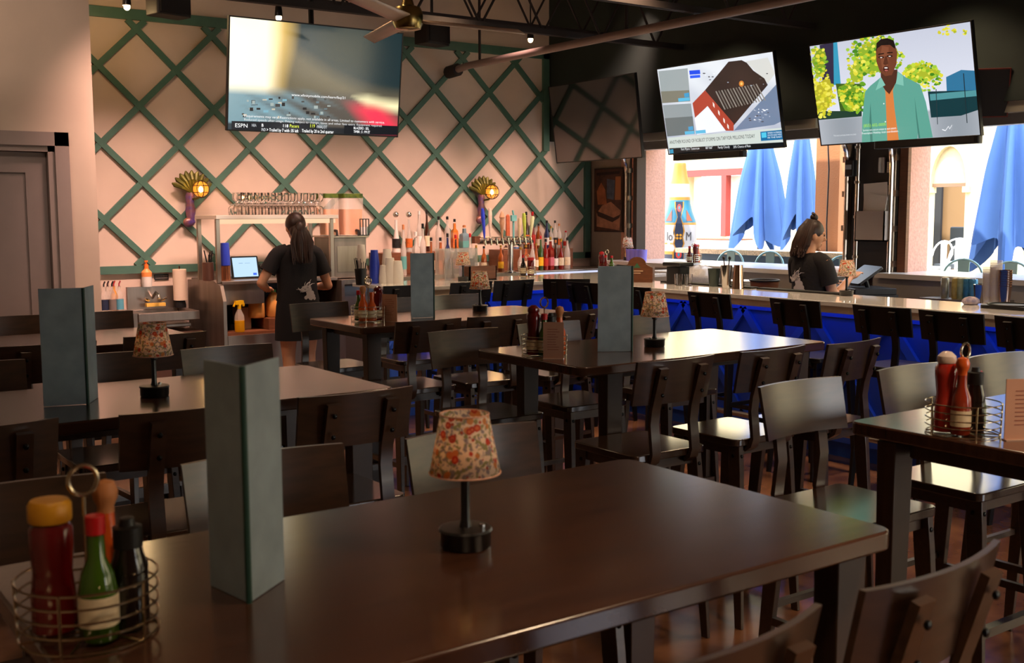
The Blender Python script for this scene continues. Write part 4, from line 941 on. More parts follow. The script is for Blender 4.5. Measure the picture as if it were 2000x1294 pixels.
t = thing('sugar_caddy', 'small black rack of white packets on the juice machine', 'caddy', (5.02, 9.49, 1.436))
mb = MB(); rect_frame(mb, -.05, .05, 0, .16, .008, -.02, -.012); mb.bb(-.02, -.012, -.02, -.012, 0, .16); mb.bb(.012, .02, -.02, -.012, 0, .16); mb.build('rack_frame', m_black, t, smooth=False)
MB().bb(-.03, .03, -.01, .03, 0, .08).build('packets', m_white, t, smooth=False)
# things on the station worktop
Z1 = 1.0655
def cyl(name, p, r, h, m, lbl, cat, group=None, r2=None, parts=()):
    t = thing(name, lbl, cat, p, 0, group); MB().lathe([(r*.92, 0), (r, .004), (r2 or r, h), ((r2 or r)*.9, h)], 18).build('body', m, t)
    for nm, pr, mm in parts: MB().lathe(pr, 16).build(nm, mm, t)
    return t
p = on('y', 9.4, 441, 545); cyl('cup_dispenser', (p.x, 9.4, Z1), .045, .13, mat('copper_tin', '#b87a58', .25, .9), 'copper tube holding the tall stack of blue cups', 'cups', parts=[('blue_cup_stack', [(.04, .13), (.045, .135), (.036, .33), (0, .33)], m_cupb)])
p = on('y', 9.5, 396, 545)
t = cyl('utensil_tin', (p.x+.05, 9.5, Z1), .05, .16, mat('brown_tin', '#7a5a4c', .3, .7), 'brown tin of dark utensils on the left of the service station', 'container')
mb = MB()
for i in range(6): mb.tube([(random.uniform(-.03, .03), 0, .02), (random.uniform(-.05, .05), random.uniform(-.03, .03), random.uniform(.2, .27))], .006, 6)
mb.build('utensils', m_blackp, t)
cyl('copper_cup', (p.x+.14, 9.45, Z1), .03, .15, mat('copper_tin', '#b87a58', .25, .9), 'slim copper cup beside the tin of utensils', 'cup')
cyl('squeeze_bottle', (p.x+.2, 9.4, Z1), .018, .19, m_white, 'thin white bottle behind the front post of the station', 'bottle', r2=.01)
# tablet till
p = on('y', 9.55, 475, 545); t = thing('tablet', 'lit tablet till screen on the service station', 'tablet', (p.x+.03, 9.55, Z1), 0); t.rotation_euler = (R_(-12), 0, R_(6))
MB().rbox((0, 0, 0), (.27, .2, .014), .012).build('tablet_case', m_blackp, t).rotation_euler = (PI/2, 0, 0); t.children[0].location = (0, 0, .105)
s_ = MB(); s_.bb(-.12, .12, -.0085, -.0075, .018, .192); s_.mi = 1; s_.bb(.07, .105, -.0095, -.0085, .03, .05); s_.mi = 2; s_.bb(-.06, -.02, -.0095, -.0085, .14, .144); s_.bb(0, .05, -.0095, -.0085, .14, .143)
s_.build('screen', [glow('pale_blue_screen', '#a9c4dc', .8), glow('blue_button', '#3a5fd0', .8), glow('faint_line', '#7fa0c0', .6)], t, smooth=False)
MB().bb(.12, .15, -.0, .03, .05, .12).build('card_reader', m_blackp, t, smooth=False)
for i, px in enumerate((508, 520, 534)):
    p = on('y', 9.6, px, 540); t = thing('glass_pitcher', ('left', 'middle', 'right')[i]+' clear glass pitcher behind the tablet till', 'pitcher', (p.x, 9.62, Z1), .3*i, 'glass pitchers')
    MB().lathe([(.04, 0), (.045, .05), (.05, .13), (.047, .13), (.04, .005)], 16).build('pitcher_body', m_glass, t); MB().tube([(.048, 0, .11), (.08, 0, .1), (.08, 0, .05), (.045, 0, .04)], .005, 6).build('handle', m_glass, t)
# juice jugs on the middle shelf
jb = [(.065, 0), (.072, .01), (.072, .13), (.06, .17), (.03, .21), (.022, .225)]
for i, (px, cap) in enumerate(((506, '#c23a20'), (533, '#4aa03a'), (561, '#d8c8a0'), (589, '#d8c8a0'))):
    p = on('y', 9.45, px, 600); t = thing('juice_jug', ('plastic juice jug with a red cap, leftmost on the shelf', 'plastic juice jug with a green cap on the shelf', 'plastic juice jug third from the left on the shelf', 'plastic juice jug nearest the barmaid on the shelf')[i], 'jug', (p.x+.03*i-.045, 9.4, .725), PI/2, 'juice jugs')
    MB().lathe(jb, 18).build('jug_body', mat('jug_juice', '#d89a50', .35, noise=.1, nscale=4, sub=.2), t); MB().lathe([(.025, .222), (.025, .245), (0, .246)], 14).build('cap', mat('cap'+cap, cap, .4), t)
    MB().tube([(.03, 0, .2), (.085, 0, .19), (.095, 0, .14), (.07, 0, .11)], .01, 8).build('handle', mat('jug_juice_h', '#d8a060', .35), t)
tag(MB().bb(3.93, 4.6, 9.24, 9.58, .626, .724).build('crate', m_brown, smooth=False), 'low brown crate carrying the juice jugs', 'crate')
# spray bottle
p = on('y', 9.22, 454, 645); t = thing('spray_bottle', 'spray bottle of yellow cleaner with a yellow trigger on the station shelf', 'bottle', (3.66, 9.24, .626), .2)
MB().lathe([(.04, 0), (.043, .01), (.043, .1)], 18).build('cleaner', mat('yellow_cleaner', '#d89a10', .2), t); MB().lathe([(.044, .1), (.042, .14), (.018, .19), (.015, .21)], 18, cap=False).build('bottle_body', m_clear, t)
mb = MB(); mb.lathe([(.018, .2), (.018, .235), (.012, .24)], 12); mb.box((0, -.0, .255), (.08, .03, .035)); mb.box((-.045, 0, .24), (.012, .012, .04), ry=.5); mb.box((.04, 0, .235), (.02, .02, .03)); mb.build('trigger', mat('yellow_trigger', '#e0b010', .4), t)
tag(MB().lathe([(.05, 0), (.05, .03), (.045, .05), (0, .05)], 16).build('black_lid', m_blackp, loc=(3.68, 9.45, .627)), 'round black lid behind the yellow spray bottle', 'lid')
tag(MB().bb(3.72, 3.84, 9.42, 9.55, .627, .82).build('napkin_box', mat('tan_box', '#b89a80', .7), smooth=False), 'tan paper box behind the yellow spray bottle', 'box')

# ---------------------------------------------------------------- hand sink, left
t = thing('hand_sink', 'stainless wall hand sink with a chrome tap below the lattice', 'sink', (0, 0, 0))
MB().bb(2.95, 3.42, 10.06, 10.1, .8, 1.0).build('splash_back', m_ss, t, smooth=False)
mb = MB(); rect = [(2.9, 9.62, 3.42, 10.06)]
mb.bb(2.9, 3.44, 9.6, 9.66, .72, .8); mb.bb(2.9, 2.96, 9.66, 10.06, .72, .8); mb.bb(3.38, 3.44, 9.66, 10.06, .72, .8); mb.bb(2.96, 3.38, 9.66, 10.06, .66, .69); mb.bb(2.96, 3.38, 10.0, 10.06, .69, .8); mb.build('basin', m_ss, t, smooth=False, bevel=.006)
MB().tube([(3.17, 10.05, .9), (3.17, 9.95, .95), (3.17, 9.88, .93), (3.17, 9.87, .9)], .013, 10).build('spout', m_chrome, t)
for s in (-1, 1): MB().tube([(3.17+s*.06, 10.05, .87), (3.17+s*.06, 9.98, .88), (3.17+s*.1, 9.95, .9)], .012, 8).build('tap_handle', m_chrome, t)
tag(MB().box((3.17, 9.98, .84), (.17, .05, .03)).build('sponge', mat('yellow_sponge', '#d8b050', .8), smooth=False), 'yellow sponge bar below the chrome tap', 'sponge')
tag(MB().bb(2.6, 3.46, 9.6, 9.97, .0, .62).build('base_cabinet', mat('dark_base', '#4a3328', .5), smooth=False), 'dark cabinet below the hand sink', 'cabinet')
tag(MB().bb(2.6, 2.93, 9.62, 10.08, .62, .8).build('side_counter', m_ss, smooth=False), 'steel side counter left of the hand sink', 'counter')
t = thing('soap_bottle', 'white soap bottle with an orange pump fixed above the hand sink', 'bottle', (3.12, 10.04, 1.0))
MB().lathe([(.042, 0), (.045, .01), (.045, .13), (.02, .16)], 18).build('bottle_body', m_white, t); MB().lathe([(.0455, .09), (.0455, .13), (.02, .16), (.018, .165)], 18, cap=False).build('label_band', mat('orange_band', '#e08a4a', .4), t)
mb = MB(); mb.lathe([(.02, .16), (.018, .2), (.008, .2), (.008, .22), (.016, .22), (.016, .235)], 12); mb.build('pump', mat('orange_pump', '#e0702a', .4), t)
t = thing('wall_sign', 'small black sign beside the soap bottle', 'sign', (3.27, 10.095, 1.08), 0); MB().bb(-.065, .065, -.006, 0, -.025, .025).build('sign_plate', m_blackp, t, smooth=False)
mb = MB()
for i in range(14): x = -.055+i*.008; mb.bb(x, x+.005, -.0072, -.0062, .004+.001*(i % 3), .012); mb.bb(x, x+.006, -.0072, -.0062, -.014, -.007-.001*(i % 2))
mb.build('lettering', mat('grey_lettering', '#8a8078', .6), t, smooth=False)
t = thing('paper_towel_roll', 'upright paper towel roll beside the service station', 'paper towel', (3.385, 9.94, .002))
MB().lathe([(.055, .87), (.06, .872), (.06, 1.148), (.055, 1.15), (.02, 1.15), (.02, 1.14)], 24).build('towel_roll', mat('towel_paper', '#d8c4ac', .9), t); MB().tube([(0, 0, .8), (0, 0, 1.18)], .008, 8).build('holder_rod', m_chrome, t)
MB().lathe([(.05, .805), (.05, .83), (.04, .87)], 16).build('holder_base', m_blackp, t)
for i, px in enumerate((203, 213, 219, 225, 233)):
    p = on('y', 9.8, px, 600); l = ('clear bottle with a dark blue label', 'bottle with a dark pour spout', 'bottle with a black pour spout', 'amber syrup bottle with a red spout', 'pale syrup bottle with a blue label')[i]
    t = thing('syrup_bottle', l+' left of the hand sink', 'bottle', (max(p.x, 2.62), 9.78+.04*(i % 2), .801), 0, 'syrup bottles by the hand sink')
    MB().lathe([(.03, 0), (.033, .01), (.033, .15), (.012, .2), (.012, .23)], 14).build('bottle_body', [m_clear, m_clear, m_clear, mat('syrup_amber', '#c98a3a', .2), m_clear][i], t)
    MB().lathe([(.0336, .03), (.0336, .12)], 14, cap=False).build('paper_label', mat('lab%d' % i, ['#26304a', '#8a7a6a', '#7a7068', '#c9843a', '#5aa0b4'][i], .5), t)
    MB().tube([(0, 0, .23), (0, 0, .25), (.012, 0, .275)], .007, 6).build('pour_spout', mat('sp%d' % i, ['#1a1414', '#3a1a1a', '#1a1414', '#a82a2a', '#b04a4a'][i], .4), t)
tag(MB().lathe([(.04, 0), (.03, .01), (.012, .02)], 10).build('sink_plug', m_blackp, loc=(2.75, 9.7, .801)), 'small dark plug by the syrup bottles', 'plug')

# ---------------------------------------------------------------- bottles on the back bar
LIQ = dict(clear=mat('clear_spirit', '#d8cfc4', .08, alpha=.5, coat=1), amber=mat('amber_spirit', '#8a4414', .12, coat=.8), brown=mat('brown_bottle', '#3a1a0c', .12, coat=.8), red=mat('red_liqueur', '#7a140c', .12, coat=.8),
 green=mat('green_bottle', '#2c4a1c', .12, coat=.8), blue=mat('blue_bottle', '#6a8a94', .12, alpha=.8, coat=.8), orange=mat('orange_liqueur', '#b8681c', .15, coat=.8), white=mat('white_ceramic', '#d8d0c8', .25), yellow=mat('yellow_liqueur', '#c99a1c', .2, coat=.6), navy=mat('navy_glass', '#1c2450', .15, coat=.8))
LAB = dict(cream=mat('lab_cream', '#d9c9a8', .6, noise=.15, nscale=50), white=mat('lab_white', '#e0dad0', .6, noise=.1, nscale=60), black=mat('lab_black', '#1c1a1a', .5), red=mat('lab_red', '#a8281c', .5, noise=.2, nscale=50), orange=mat('lab_orange', '#c9682c', .5, noise=.2, nscale=50), pink=mat('lab_pink', '#b8606a', .5), blue=mat('lab_blue', '#3a68a8', .5, noise=.2, nscale=50), yellow=mat('lab_yellow', '#d8a81c', .5, noise=.1, nscale=40), teal=mat('lab_teal', '#5a9a94', .5))
CAPM = dict(black=m_blackp, chrome=m_chrome, cork=m_wood, red=m_redcap, gold=mat('gold_cap', '#b8923c', .3, .8), white=m_white)
SHP = dict(
 tall=[(.9, 0), (1, .02), (1, .55), (.8, .66), (.36, .76), (.33, .93)], slim=[(.9, 0), (1, .02), (.95, .5), (.6, .66), (.38, .74), (.34, .94)],
 square=[(.95, 0), (1, .02), (1, .58), (.9, .66), (.4, .72), (.36, .9)], round=[(.8, 0), (1, .08), (1, .42), (.6, .56), (.3, .64), (.28, .92)], cone=[(1, 0), (1, .04), (.7, .4), (.38, .66), (.34, .94)])
def spirit(px, row, hpx, wpx, shp, liq, lab, cap, ball=False, yy=None, zz=None):
    """px: middle in the photograph; heights and widths in metres"""
    y, z = ((9.93, 1.251), (9.62, 1.031))[row] if yy is None else (yy, zz)
    p = on('y', y, px, 470); top = on('y', y, px, hpx).z; h = top-z; r = wpx
    t = thing('spirit_bottle', '', 'bottle', (p.x, y, z), random.uniform(-.3, .3), 'bottles on the back bar')
    hb = h*(.9 if not ball else .8)
    pr = [(a*r, b*hb/.94) for a, b in SHP[shp]]; n = 4 if shp == 'square' else 16
    M = Matrix.Rotation(PI/4, 3, 'Z') @ Matrix.Diagonal((1.25, 1.25, 1)) if shp == 'square' else None
    MB().lathe(pr, n, M=M).build('bottle_glass', LIQ[liq], t, ang=50)
    if lab: MB().lathe([(r*1.02, hb*.14), (r*1.02, hb*.42)], n, M=M, cap=False).build('paper_label', LAB[lab], t, ang=50)
    if ball: MB().ell((0, 0, h-.03), (.03, .03, .03), 14, 10).build('stopper', CAPM[cap], t)
    else: MB().lathe([(r*.4, hb), (r*.4, h-.003), (0, h)], 12).build('cap', CAPM[cap], t)
    return t
import itertools
BOT = [ # px, row, top y, radius, shape, liquid, label, cap, ball, description
 (774, 0, 413, .042, 'cone', 'white', 'black', 'chrome', True, 'white ceramic bottle with dark lettering and a chrome ball stopper, leftmost'),
 (799, 0, 413, .035, 'cone', 'clear', 'orange', 'chrome', True, 'clear bottle with an orange label and chrome ball stopper'),
 (788, 1, 438, .03, 'slim', 'clear', 'teal', 'cork', False, 'small teal-labelled bottle with a cork between the two ball-stopper bottles'),
 (819, 0, 411, .032, 'slim', 'clear', 'white', 'white', False, 'tall clear bottle with a white cap left of the brown one'),
 (834, 0, 409, .03, 'slim', 'brown', 'cream', 'black', False, 'tallest brown bottle in the left group'),
 (826, 1, 436, .032, 'tall', 'clear', 'blue', 'black', False, 'clear bottle with a blue label in front of the tallest brown one'),
 (812, 1, 452, .034, 'square', 'clear', 'orange', 'white', False, 'squat clear bottle with an orange label behind the slim menu'),
 (842, 1, 463, .034, 'round', 'amber', 'cream', 'black', False, 'short round amber bottle with a black cap above the slim menu'),
 (857, 0, 422, .033, 'tall', 'clear', None, 'black', False, 'plain clear bottle with a black cap, left of a similar one'),
 (860, 1, 463, .033, 'square', 'amber', 'orange', 'black', False, 'short square amber bottle with an orange label'),
 (874, 0, 422, .033, 'tall', 'clear', None, 'black', False, 'plain clear bottle with a black cap, right of a similar one'),
 (874, 1, 455, .032, 'tall', 'navy', 'blue', 'black', False, 'dark blue bottle left of the bar lamp'),
 (888, 0, 427, .034, 'square', 'orange', 'orange', 'black', False, 'square bottle of orange liqueur behind the bar lamp'),
 (890, 1, 458, .034, 'round', 'brown', 'red', 'red', False, 'round brown bottle with a red label behind the bar lamp'),
 (907, 0, 439, .045, 'square', 'blue', 'teal', 'cork', False, 'wide blue-green bottle with a cork stopper'),
 (918, 1, 455, .03, 'slim', 'clear', 'white', 'red', False, 'slim clear bottle left of the tap rail'),
 (930, 1, 478, .028, 'slim', 'green', 'white', 'gold', False, 'green bottle half hidden below the tap rail, left'),
 (945, 1, 480, .03, 'tall', 'amber', 'cream', 'black', False, 'amber bottle half hidden below the tap rail'),
 (978, 1, 478, .03, 'tall', 'amber', 'yellow', 'gold', False, 'yellow-labelled amber bottle below the tap rail'),
 (988, 0, 478, .03, 'slim', 'brown', 'cream', 'gold', False, 'brown bottle below the tap rail, left of its post'),
 (1008, 0, 476, .032, 'tall', 'clear', 'blue', 'black', False, 'clear blue-labelled bottle below the right end of the tap rail'),
 (1017, 1, 482, .034, 'round', 'clear', 'white', 'gold', False, 'round pale bottle below the right end of the tap rail'),
 (1028, 0, 413, .032, 'tall', 'brown', 'orange', 'black', False, 'tall dark bottle just right of the tap handles'),
 (1027, 1, 478, .034, 'square', 'amber', 'cream', 'gold', False, 'pale-labelled whiskey bottle just right of the tap rail'),
 (1040, 0, 413, .034, 'cone', 'red', 'red', 'red', False, 'tall red bottle right of the tap handles'),
 (1040, 1, 468, .032, 'slim', 'clear', 'white', 'black', False, 'clear bottle below the tall red one'),
 (1052, 0, 436, .032, 'tall', 'amber', 'cream', 'black', False, 'amber bottle behind the yellow-labelled short one'),
 (1056, 1, 460, .031, 'tall', 'green', 'yellow', 'red', False, 'green bottle with a large yellow label and red cap'),
 (1047, 1, 474, .028, 'slim', 'amber', 'cream', 'gold', False, 'small amber bottle with a gold cap beside the yellow-labelled one'),
 (1068, 0, 430, .032, 'slim', 'navy', 'white', 'black', False, 'tall bottle with a long black cap in the right group'),
 (1066, 1, 466, .031, 'tall', 'red', 'red', 'black', False, 'dark red bottle left of the pink-labelled one'),
 (1075, 1, 462, .033, 'square', 'red', 'pink', 'gold', False, 'pink-labelled bottle in the right group'),
 (1076, 0, 441, .03, 'tall', 'clear', 'white', 'gold', False, 'clear gold-capped bottle behind the pink-labelled one'),
 (1084, 0, 430, .032, 'tall', 'clear', 'black', 'black', False, 'clear bottle with a black label and cap in the right group'),
 (1085, 1, 468, .031, 'slim', 'brown', 'white', 'cork', False, 'brown corked bottle right of the pink-labelled one'),
 (1092, 0, 436, .032, 'tall', 'clear', 'orange', 'cork', False, 'clear corked bottle second from the right at the back'),
 (1096, 1, 465, .032, 'round', 'red', 'cream', 'gold', False, 'round red bottle third from the right in front'),
 (1105, 0, 450, .03, 'slim', 'clear', 'red', 'red', False, 'clear bottle with a red pouring spout, rightmost at the back'),
 (1108, 1, 463, .034, 'tall', 'clear', 'cream', 'black', False, 'clear cream-labelled bottle, rightmost in front'),
]
for b in BOT:
    o = spirit(*b[:9]); o['label'] = b[9]+' on the back bar' if len(b[9].split()) < 13 else b[9]
# writing on the white bottle
o = next(q for q in bpy.data.objects if q.get('label', '').startswith('white ceramic bottle'))
mb = MB(); text(mb, 'ST', .06, Matrix(((1, 0, 0, -.036), (0, 0, 1, -.046), (0, 1, 0, .06), (0, 0, 0, 1)))); mb.build('lettering', m_blackp, o, smooth=False)
# beer taps
t = thing('beer_tower', 'long silver beer tower with a row of taps on the back bar', 'beer tap', (6.58, 9.42, 1.031))
MB().tube([(-.3, 0, .335), (.33, 0, .335)], .038, 18).build('tap_rail', mat('polished_pale_steel', '#d8cdbc', .2, .9), t)
MB().tube([(.1, 0, 0), (.1, 0, .34)], .03, 16).build('column', m_chrome, t); MB().lathe([(.06, 0), (.06, .01), (.035, .02)], 18, c=(.1, 0, 0)).build('foot', m_chrome, t)
MB().bb(-.36, -.29, -.03, .03, .31, .38).build('end_box', m_brown, t, smooth=False)
HND = [('blue', '#2a3fc0', .3, -.03), ('white', '#d8c4b0', .3, -.01), (None,)*4, ('carved tan', '#b08a68', .27, 0), ('orange', '#b0542c', .22, 0), ('teal topped', '#6ab0ac', .28, .0), ('cream', '#d8c49a', .2, 0), ('lime green', '#a8c04a', .25, -.02), ('pale green', '#c8d0a0', .22, .02)]
for i in range(9):
    x = -.27+i*.072
    f = MB(); f.tube([(x, -.035, .335), (x, -.075, .33), (x, -.085, .29)], .011, 8); f.lathe([(.015, 0), (.015, .02)], 10, c=(x, -.07, .34)); fo = f.build('faucet', m_chrome, t)
    n_, col, h_, lean = HND[i]
    if n_:
        mb = MB(); a = Vector((x, -.07, .36)); b = Vector((x+lean, -.08, .36+h_))
        if n_ == 'carved tan': mb.lathe([(.008, 0), (.014, .05), (.02, .12), (.028, .16), (.022, .19), (.03, .21), (.018, .25), (.008, .27)], 12, c=a)
        elif n_ == 'teal topped': mb.tube([a, a+Vector((0, 0, .17))], .011, 8); mb.box(a+Vector((0, 0, .2)), (.06, .03, .06)); mb.tube([a+Vector((0, 0, .23)), a+Vector((-.01, 0, .28))], .01, 8)
        elif n_ == 'orange': mb.box(a+Vector((0, 0, .12)), (.042, .02, .2), taper=.9); mb.ell(a+Vector((0, 0, .22)), (.022, .01, .02), 10, 6)
        else: mb.tube([a, a.lerp(b, .25), a.lerp(b, .8), b], [.008, .014, .021, .015], 10)
        mb.build('tap_handle', mat('tap_'+n_, col, .35, noise=.12, nscale=30), fo, label=n_+' tap handle')

# ---------------------------------------------------------------- things on the right leg of the bar and the ledges
t = thing('menu_holder', 'brown wooden arched holder with a green emblem on the bar', 'box', (6.2, 6.93, BZ), -YAW-.25)
poly = [(-.13, 0), (.13, 0), (.13, .12)]+[(.09, .14)]+[(.075*math.cos(a), .15+.06*math.sin(a)) for a in [PI*k/8 for k in range(9)]]+[(-.09, .14), (-.13, .12)]
MB().prism(poly, -.006, .006, M=Matrix(((1, 0, 0), (0, 0, 1), (0, 1, 0)))).build('front_board', m_brown, t, smooth=False)
mb = MB(); mb.bb(-.13, -.12, .006, .12, 0, .12); mb.bb(.12, .13, .006, .12, 0, .12); mb.bb(-.13, .13, .12, .13, 0, .12); mb.bb(-.12, .12, .006, .12, 0, .01); mb.build('box_sides', m_brown, t, smooth=False)
mb = MB(); mb.add([(-.03, -.0075, .12), (.03, -.0075, .12), (0, -.0075, .16)], [(0, 1, 2)]); mb.build('emblem', mat('emblem_green', '#3a6a4c', .5), t, smooth=False)
mb = MB(); mb.bb(-.05, .05, -.008, -.0065, .09, .098); mb.bb(-.03, .03, -.008, -.0065, .072, .08); mb.build('lettering', mat('tan_letter', '#c9a888', .6), t, smooth=False)
MB().bb(-.11, .11, .01, .1, .01, .1).build('napkins', m_paper, t, smooth=False)
p = on('z', 1.13, 1288, 518); t = thing('cup_rack', 'purple cups nested in a holder on the ledge beside the pink jamb', 'cups', (8.0, 8.95, 1.131))
for i in range(4): MB().lathe([(.038, .0), (.046, .12), (.044, .12), (.036, .004)], 14, c=(-.0, -.1+i*.07, 0)).build('purple_cup', mat('purple_cup', '#8f84e0', .35), t)
t = thing('blender_jar', 'black bar caddy with a clear glass beside the arched wooden holder', 'caddy', (6.3, 6.55, BZ)); MB().rbox((0, 0, .07), (.12, .16, .14), .02).build('caddy_body', m_blackp, t, bevel=.004); MB().box((0, .0, .16), (.16, .2, .03)).build('caddy_lid', m_blackp, t, smooth=False, bevel=.008)
for i, (dx, dy) in enumerate(((-.05, -.16), (-.1, -.1))):
    t = thing('rocks_glass', ('clear rocks glass beside the black caddy', 'clear rocks glass in front of the black caddy')[i], 'glass', (6.28+dx, 6.52+dy, BZ), 0); MB().lathe([(.028, 0), (.034, .09), (.031, .09), (.026, .006)], 14).build('glass_body', m_glass, t)
# shaker tins on the bar
def tin(p, r, h, m, lbl, flip=False):
    t = thing('shaker_tin', lbl, 'shaker', p, 0); pr = [(r*.72, 0), (r, h), (r*.96, h), (r*.7, .004)] if not flip else [(r, 0), (r*.72, h), (0, h)]
    MB().lathe(pr, 20).build('tin_body', m, t); return t
tin((6.3, 6.02, BZ), .045, .17, m_chrome, 'steel shaker tin holding a strainer on the bar left of the copper one')
tin((6.26, 5.86, BZ), .046, .18, mat('rose_steel', '#c9a890', .15, 1), 'upturned copper-toned shaker tin on the bar', True)
tin((6.32, 6.17, BZ), .05, .14, mat('dark_tin', '#4a5450', .3, .8), 'dark tin of bar tools on the bar')
t = thing('bar_spoons', 'bar spoons standing in the steel tin', 'spoons', (6.3, 6.02, BZ)); mb = MB()
for i in range(4): a = i*1.6; mb.tube([(0, 0, .02), (.03*math.cos(a), .03*math.sin(a), .22)], .003, 6); mb.ell((.031*math.cos(a), .031*math.sin(a), .225), (.01, .01, .014), 8, 6)
mb.build('spoon', m_blackp, t)
# working side: steel speed rail behind the bar with stacks
t = thing('under_counter', 'steel working counter along the window side behind the bar', 'counter', (0, 0, 0))
MB().bb(7.2, 7.8, 6.35, 9.0, .86, .9).build('worktop', m_ss, t, smooth=False); MB().bb(7.22, 7.8, 6.35, 9.0, 0, .86).build('cabinet_body', mat('dark_base', '#4a3328', .5), t, smooth=False)
kbox('towel_pile', (7.55, 7.9, .9), (.3, .5, .18), mat('white_cloth', '#cfc8c0', .9), 'white folded cloths on the working counter', 'cloth')
t = thing('plate_stack', 'white oval plates stacked on the working counter', 'plates', (7.5, 7.0, .9))
for i in range(4): MB().lathe([(.09, 0), (.15, .015), (.145, .018), (.08, .004)], 28, c=(0, 0, .08+i*.012)).build('plate', m_white, t)
MB().bb(-.12, .12, -.12, .12, 0, .08).build('plate_rack', m_blackp, t, smooth=False)
t = thing('plastic_bag', 'crumpled clear plastic bag on the working counter', 'bag', (7.45, 7.45, .9)); mb = MB(); mb.ell((0, 0, .135), (.18, .16, .11), 18, 12); o = mb.build('bag_film', mat('bag_plastic', '#d8d4d0', .3, alpha=.75, bump=1, nscale=20), t)
o.data.vertices.foreach_set('co', [c for v in o.data.vertices for c in (v.co+v.normal*random.uniform(-.02, .02))])
t = thing('bussing_bin', 'dark brown round bin with a black rim beside the waitress', 'bin', (7.1, 6.35, .9)); MB().lathe([(.1, 0), (.12, .18), (.115, .18), (.095, .01)], 24).build('bin_body', m_brown, t); MB().tube([(.12*math.cos(a), .12*math.sin(a), .18) for a in [2*PI*k/28 for k in range(28)]], .008, 8, closed=True).build('rim', m_blackp, t)
t = thing('trigger_spray', 'clear spray bottle with white trigger on the working counter', 'bottle', (6.95+.25, 6.75, .901)); MB().lathe([(.035, 0), (.038, .12), (.015, .17), (.015, .19)], 16).build('bottle_body', m_clear, t); mb = MB(); mb.lathe([(.018, .185), (.015, .21)], 10); mb.box((.015, 0, .225), (.09, .025, .03)); mb.box((.04, 0, .205), (.01, .01, .035)); mb.build('trigger', m_white, t)
t = thing('lemon_bottle', 'small yellow squeeze bottle beside the trigger spray', 'bottle', (7.22, 6.9, .901)); MB().lathe([(.025, 0), (.028, .09), (.012, .12)], 14).build('bottle_body', mat('yellow_plastic', '#d8b020', .4), t); MB().lathe([(.013, .12), (.012, .15), (0, .15)], 10).build('cap', m_white, t)
c = (8.1, 8.2, 1.131); rack(c, 'wire condiment rack on the window ledge before the giant bottle', r=.08, post=.2); w_ = 'in the window ledge rack'
vitems(c, [(-.04, 0, 'tabasco', m_ket, m_redcap, 'red sauce bottle with white label '+w_, True, 1.05), (.02, -.01, 'squeeze', m_ket, m_redcap, 'red ketchup bottle '+w_, False, 1.0), (.05, .04, 'cholula', m_org, m_wood, 'hot sauce bottle '+w_, True, 1.0)])
# till beside the waitress
t = thing('pos_terminal', 'black point of sale terminal in front of the waitress', 'till', (7.62, 5.75, 0), -PI/2-.5)
MB().bb(-.2, .2, -.15, .2, 0, .98).build('till_stand', m_blackp, t, smooth=False)
o = MB().rbox((0, 0, 0), (.34, .24, .02), .015).build('till_screen', m_blackp, t); o.location = (0, -.02, 1.13); o.rotation_euler = (R_(35), 0, 0)
MB().tube([(0, .05, .98), (0, 0, 1.12)], .02, 8).build('till_neck', m_blackp, t); MB().bb(-.19, .19, -.16, .19, .98, 1.03).build('cash_drawer', m_blackp, t, smooth=False, bevel=.005)
# file pocket, phone and papers on the pier
px0 = 8.19
t = thing('document_holder', 'grey wall pocket stuffed with papers on the dark pier', 'holder', (px0, 6.07, 1.39), -PI/2)
mb = MB(); mb.bb(-.15, .15, -.1, -.09, 0, .26); mb.bb(-.15, -.14, -.1, 0, 0, .26); mb.bb(.14, .15, -.1, 0, 0, .26); mb.bb(-.15, .15, -.1, 0, 0, .012); mb.build('pocket', mat('grey_pocket', '#a89c92', .5), t, smooth=False)
for i, (x, z, w2, h2, r) in enumerate(((-.02, .28, .2, .26, .06), (.02, .35, .24, .3, -.05), (.04, .25, .18, .3, .18))): MB().box((x, -.03-.02*i, z), (w2, .003, h2), ry=r).build('paper_sheet', m_paper, t, smooth=False)
t = thing('clipboard', 'beige clipboard with an orange square emblem above the wall pocket', 'clipboard', (px0, 6.02, 1.74), -PI/2); MB().bb(-.15, .13, -.012, 0, 0, .13).build('board', mat('beige_board', '#b5aa9c', .6), t, smooth=False)
mb = MB(); rect_frame(mb, -.03, .05, .03, .11, .008, -.014, -.012); text(mb, 'Q', .07, Matrix(((1, 0, 0, -.015), (0, 0, 1, -.014), (0, 1, 0, .045), (0, 0, 0, 1)))); mb.build('emblem', mat('ochre', '#b08a4a', .5), t, smooth=False)
t = thing('wall_phone', 'white handset hanging on the dark pier', 'phone', (px0, 6.02, 2.04), -PI/2); MB().rbox((0, -.01, 0), (.045, .03, .13), .015).build('cradle', m_white, t); MB().tube([(-.01, -.03, -.06), (-.005, -.045, 0), (-.01, -.03, .06)], [.014, .01, .014], 8).build('handset', m_white, t)
t = thing('notice_sheet', 'small ruled white sheet beside the wall phone', 'notice', (px0, 5.94, 2.02), -PI/2); MB().bb(-.04, .04, -.004, 0, -.045, .045).build('paper', m_paper, t, smooth=False)
mb = MB()
for i in range(4): mb.bb(-.035, .035, -.0046, -.0042, -.03+i*.02, -.028+i*.02)
mb.build('ruling', mat('grey_lettering', '#8a8078', .6), t, smooth=False)
t = thing('lock_box', 'black box fixed to the door track of the pier', 'box', (8.1, 6.28, 2.02), -PI/2); MB().rbox((0, 0, 0), (.09, .08, .14), .012).build('box_body', m_blackp, t, bevel=.004); MB().bb(-.03, .03, -.044, -.04, -.01, .03).build('display', mat('pale_display', '#8fa0b0', .3), t, smooth=False)
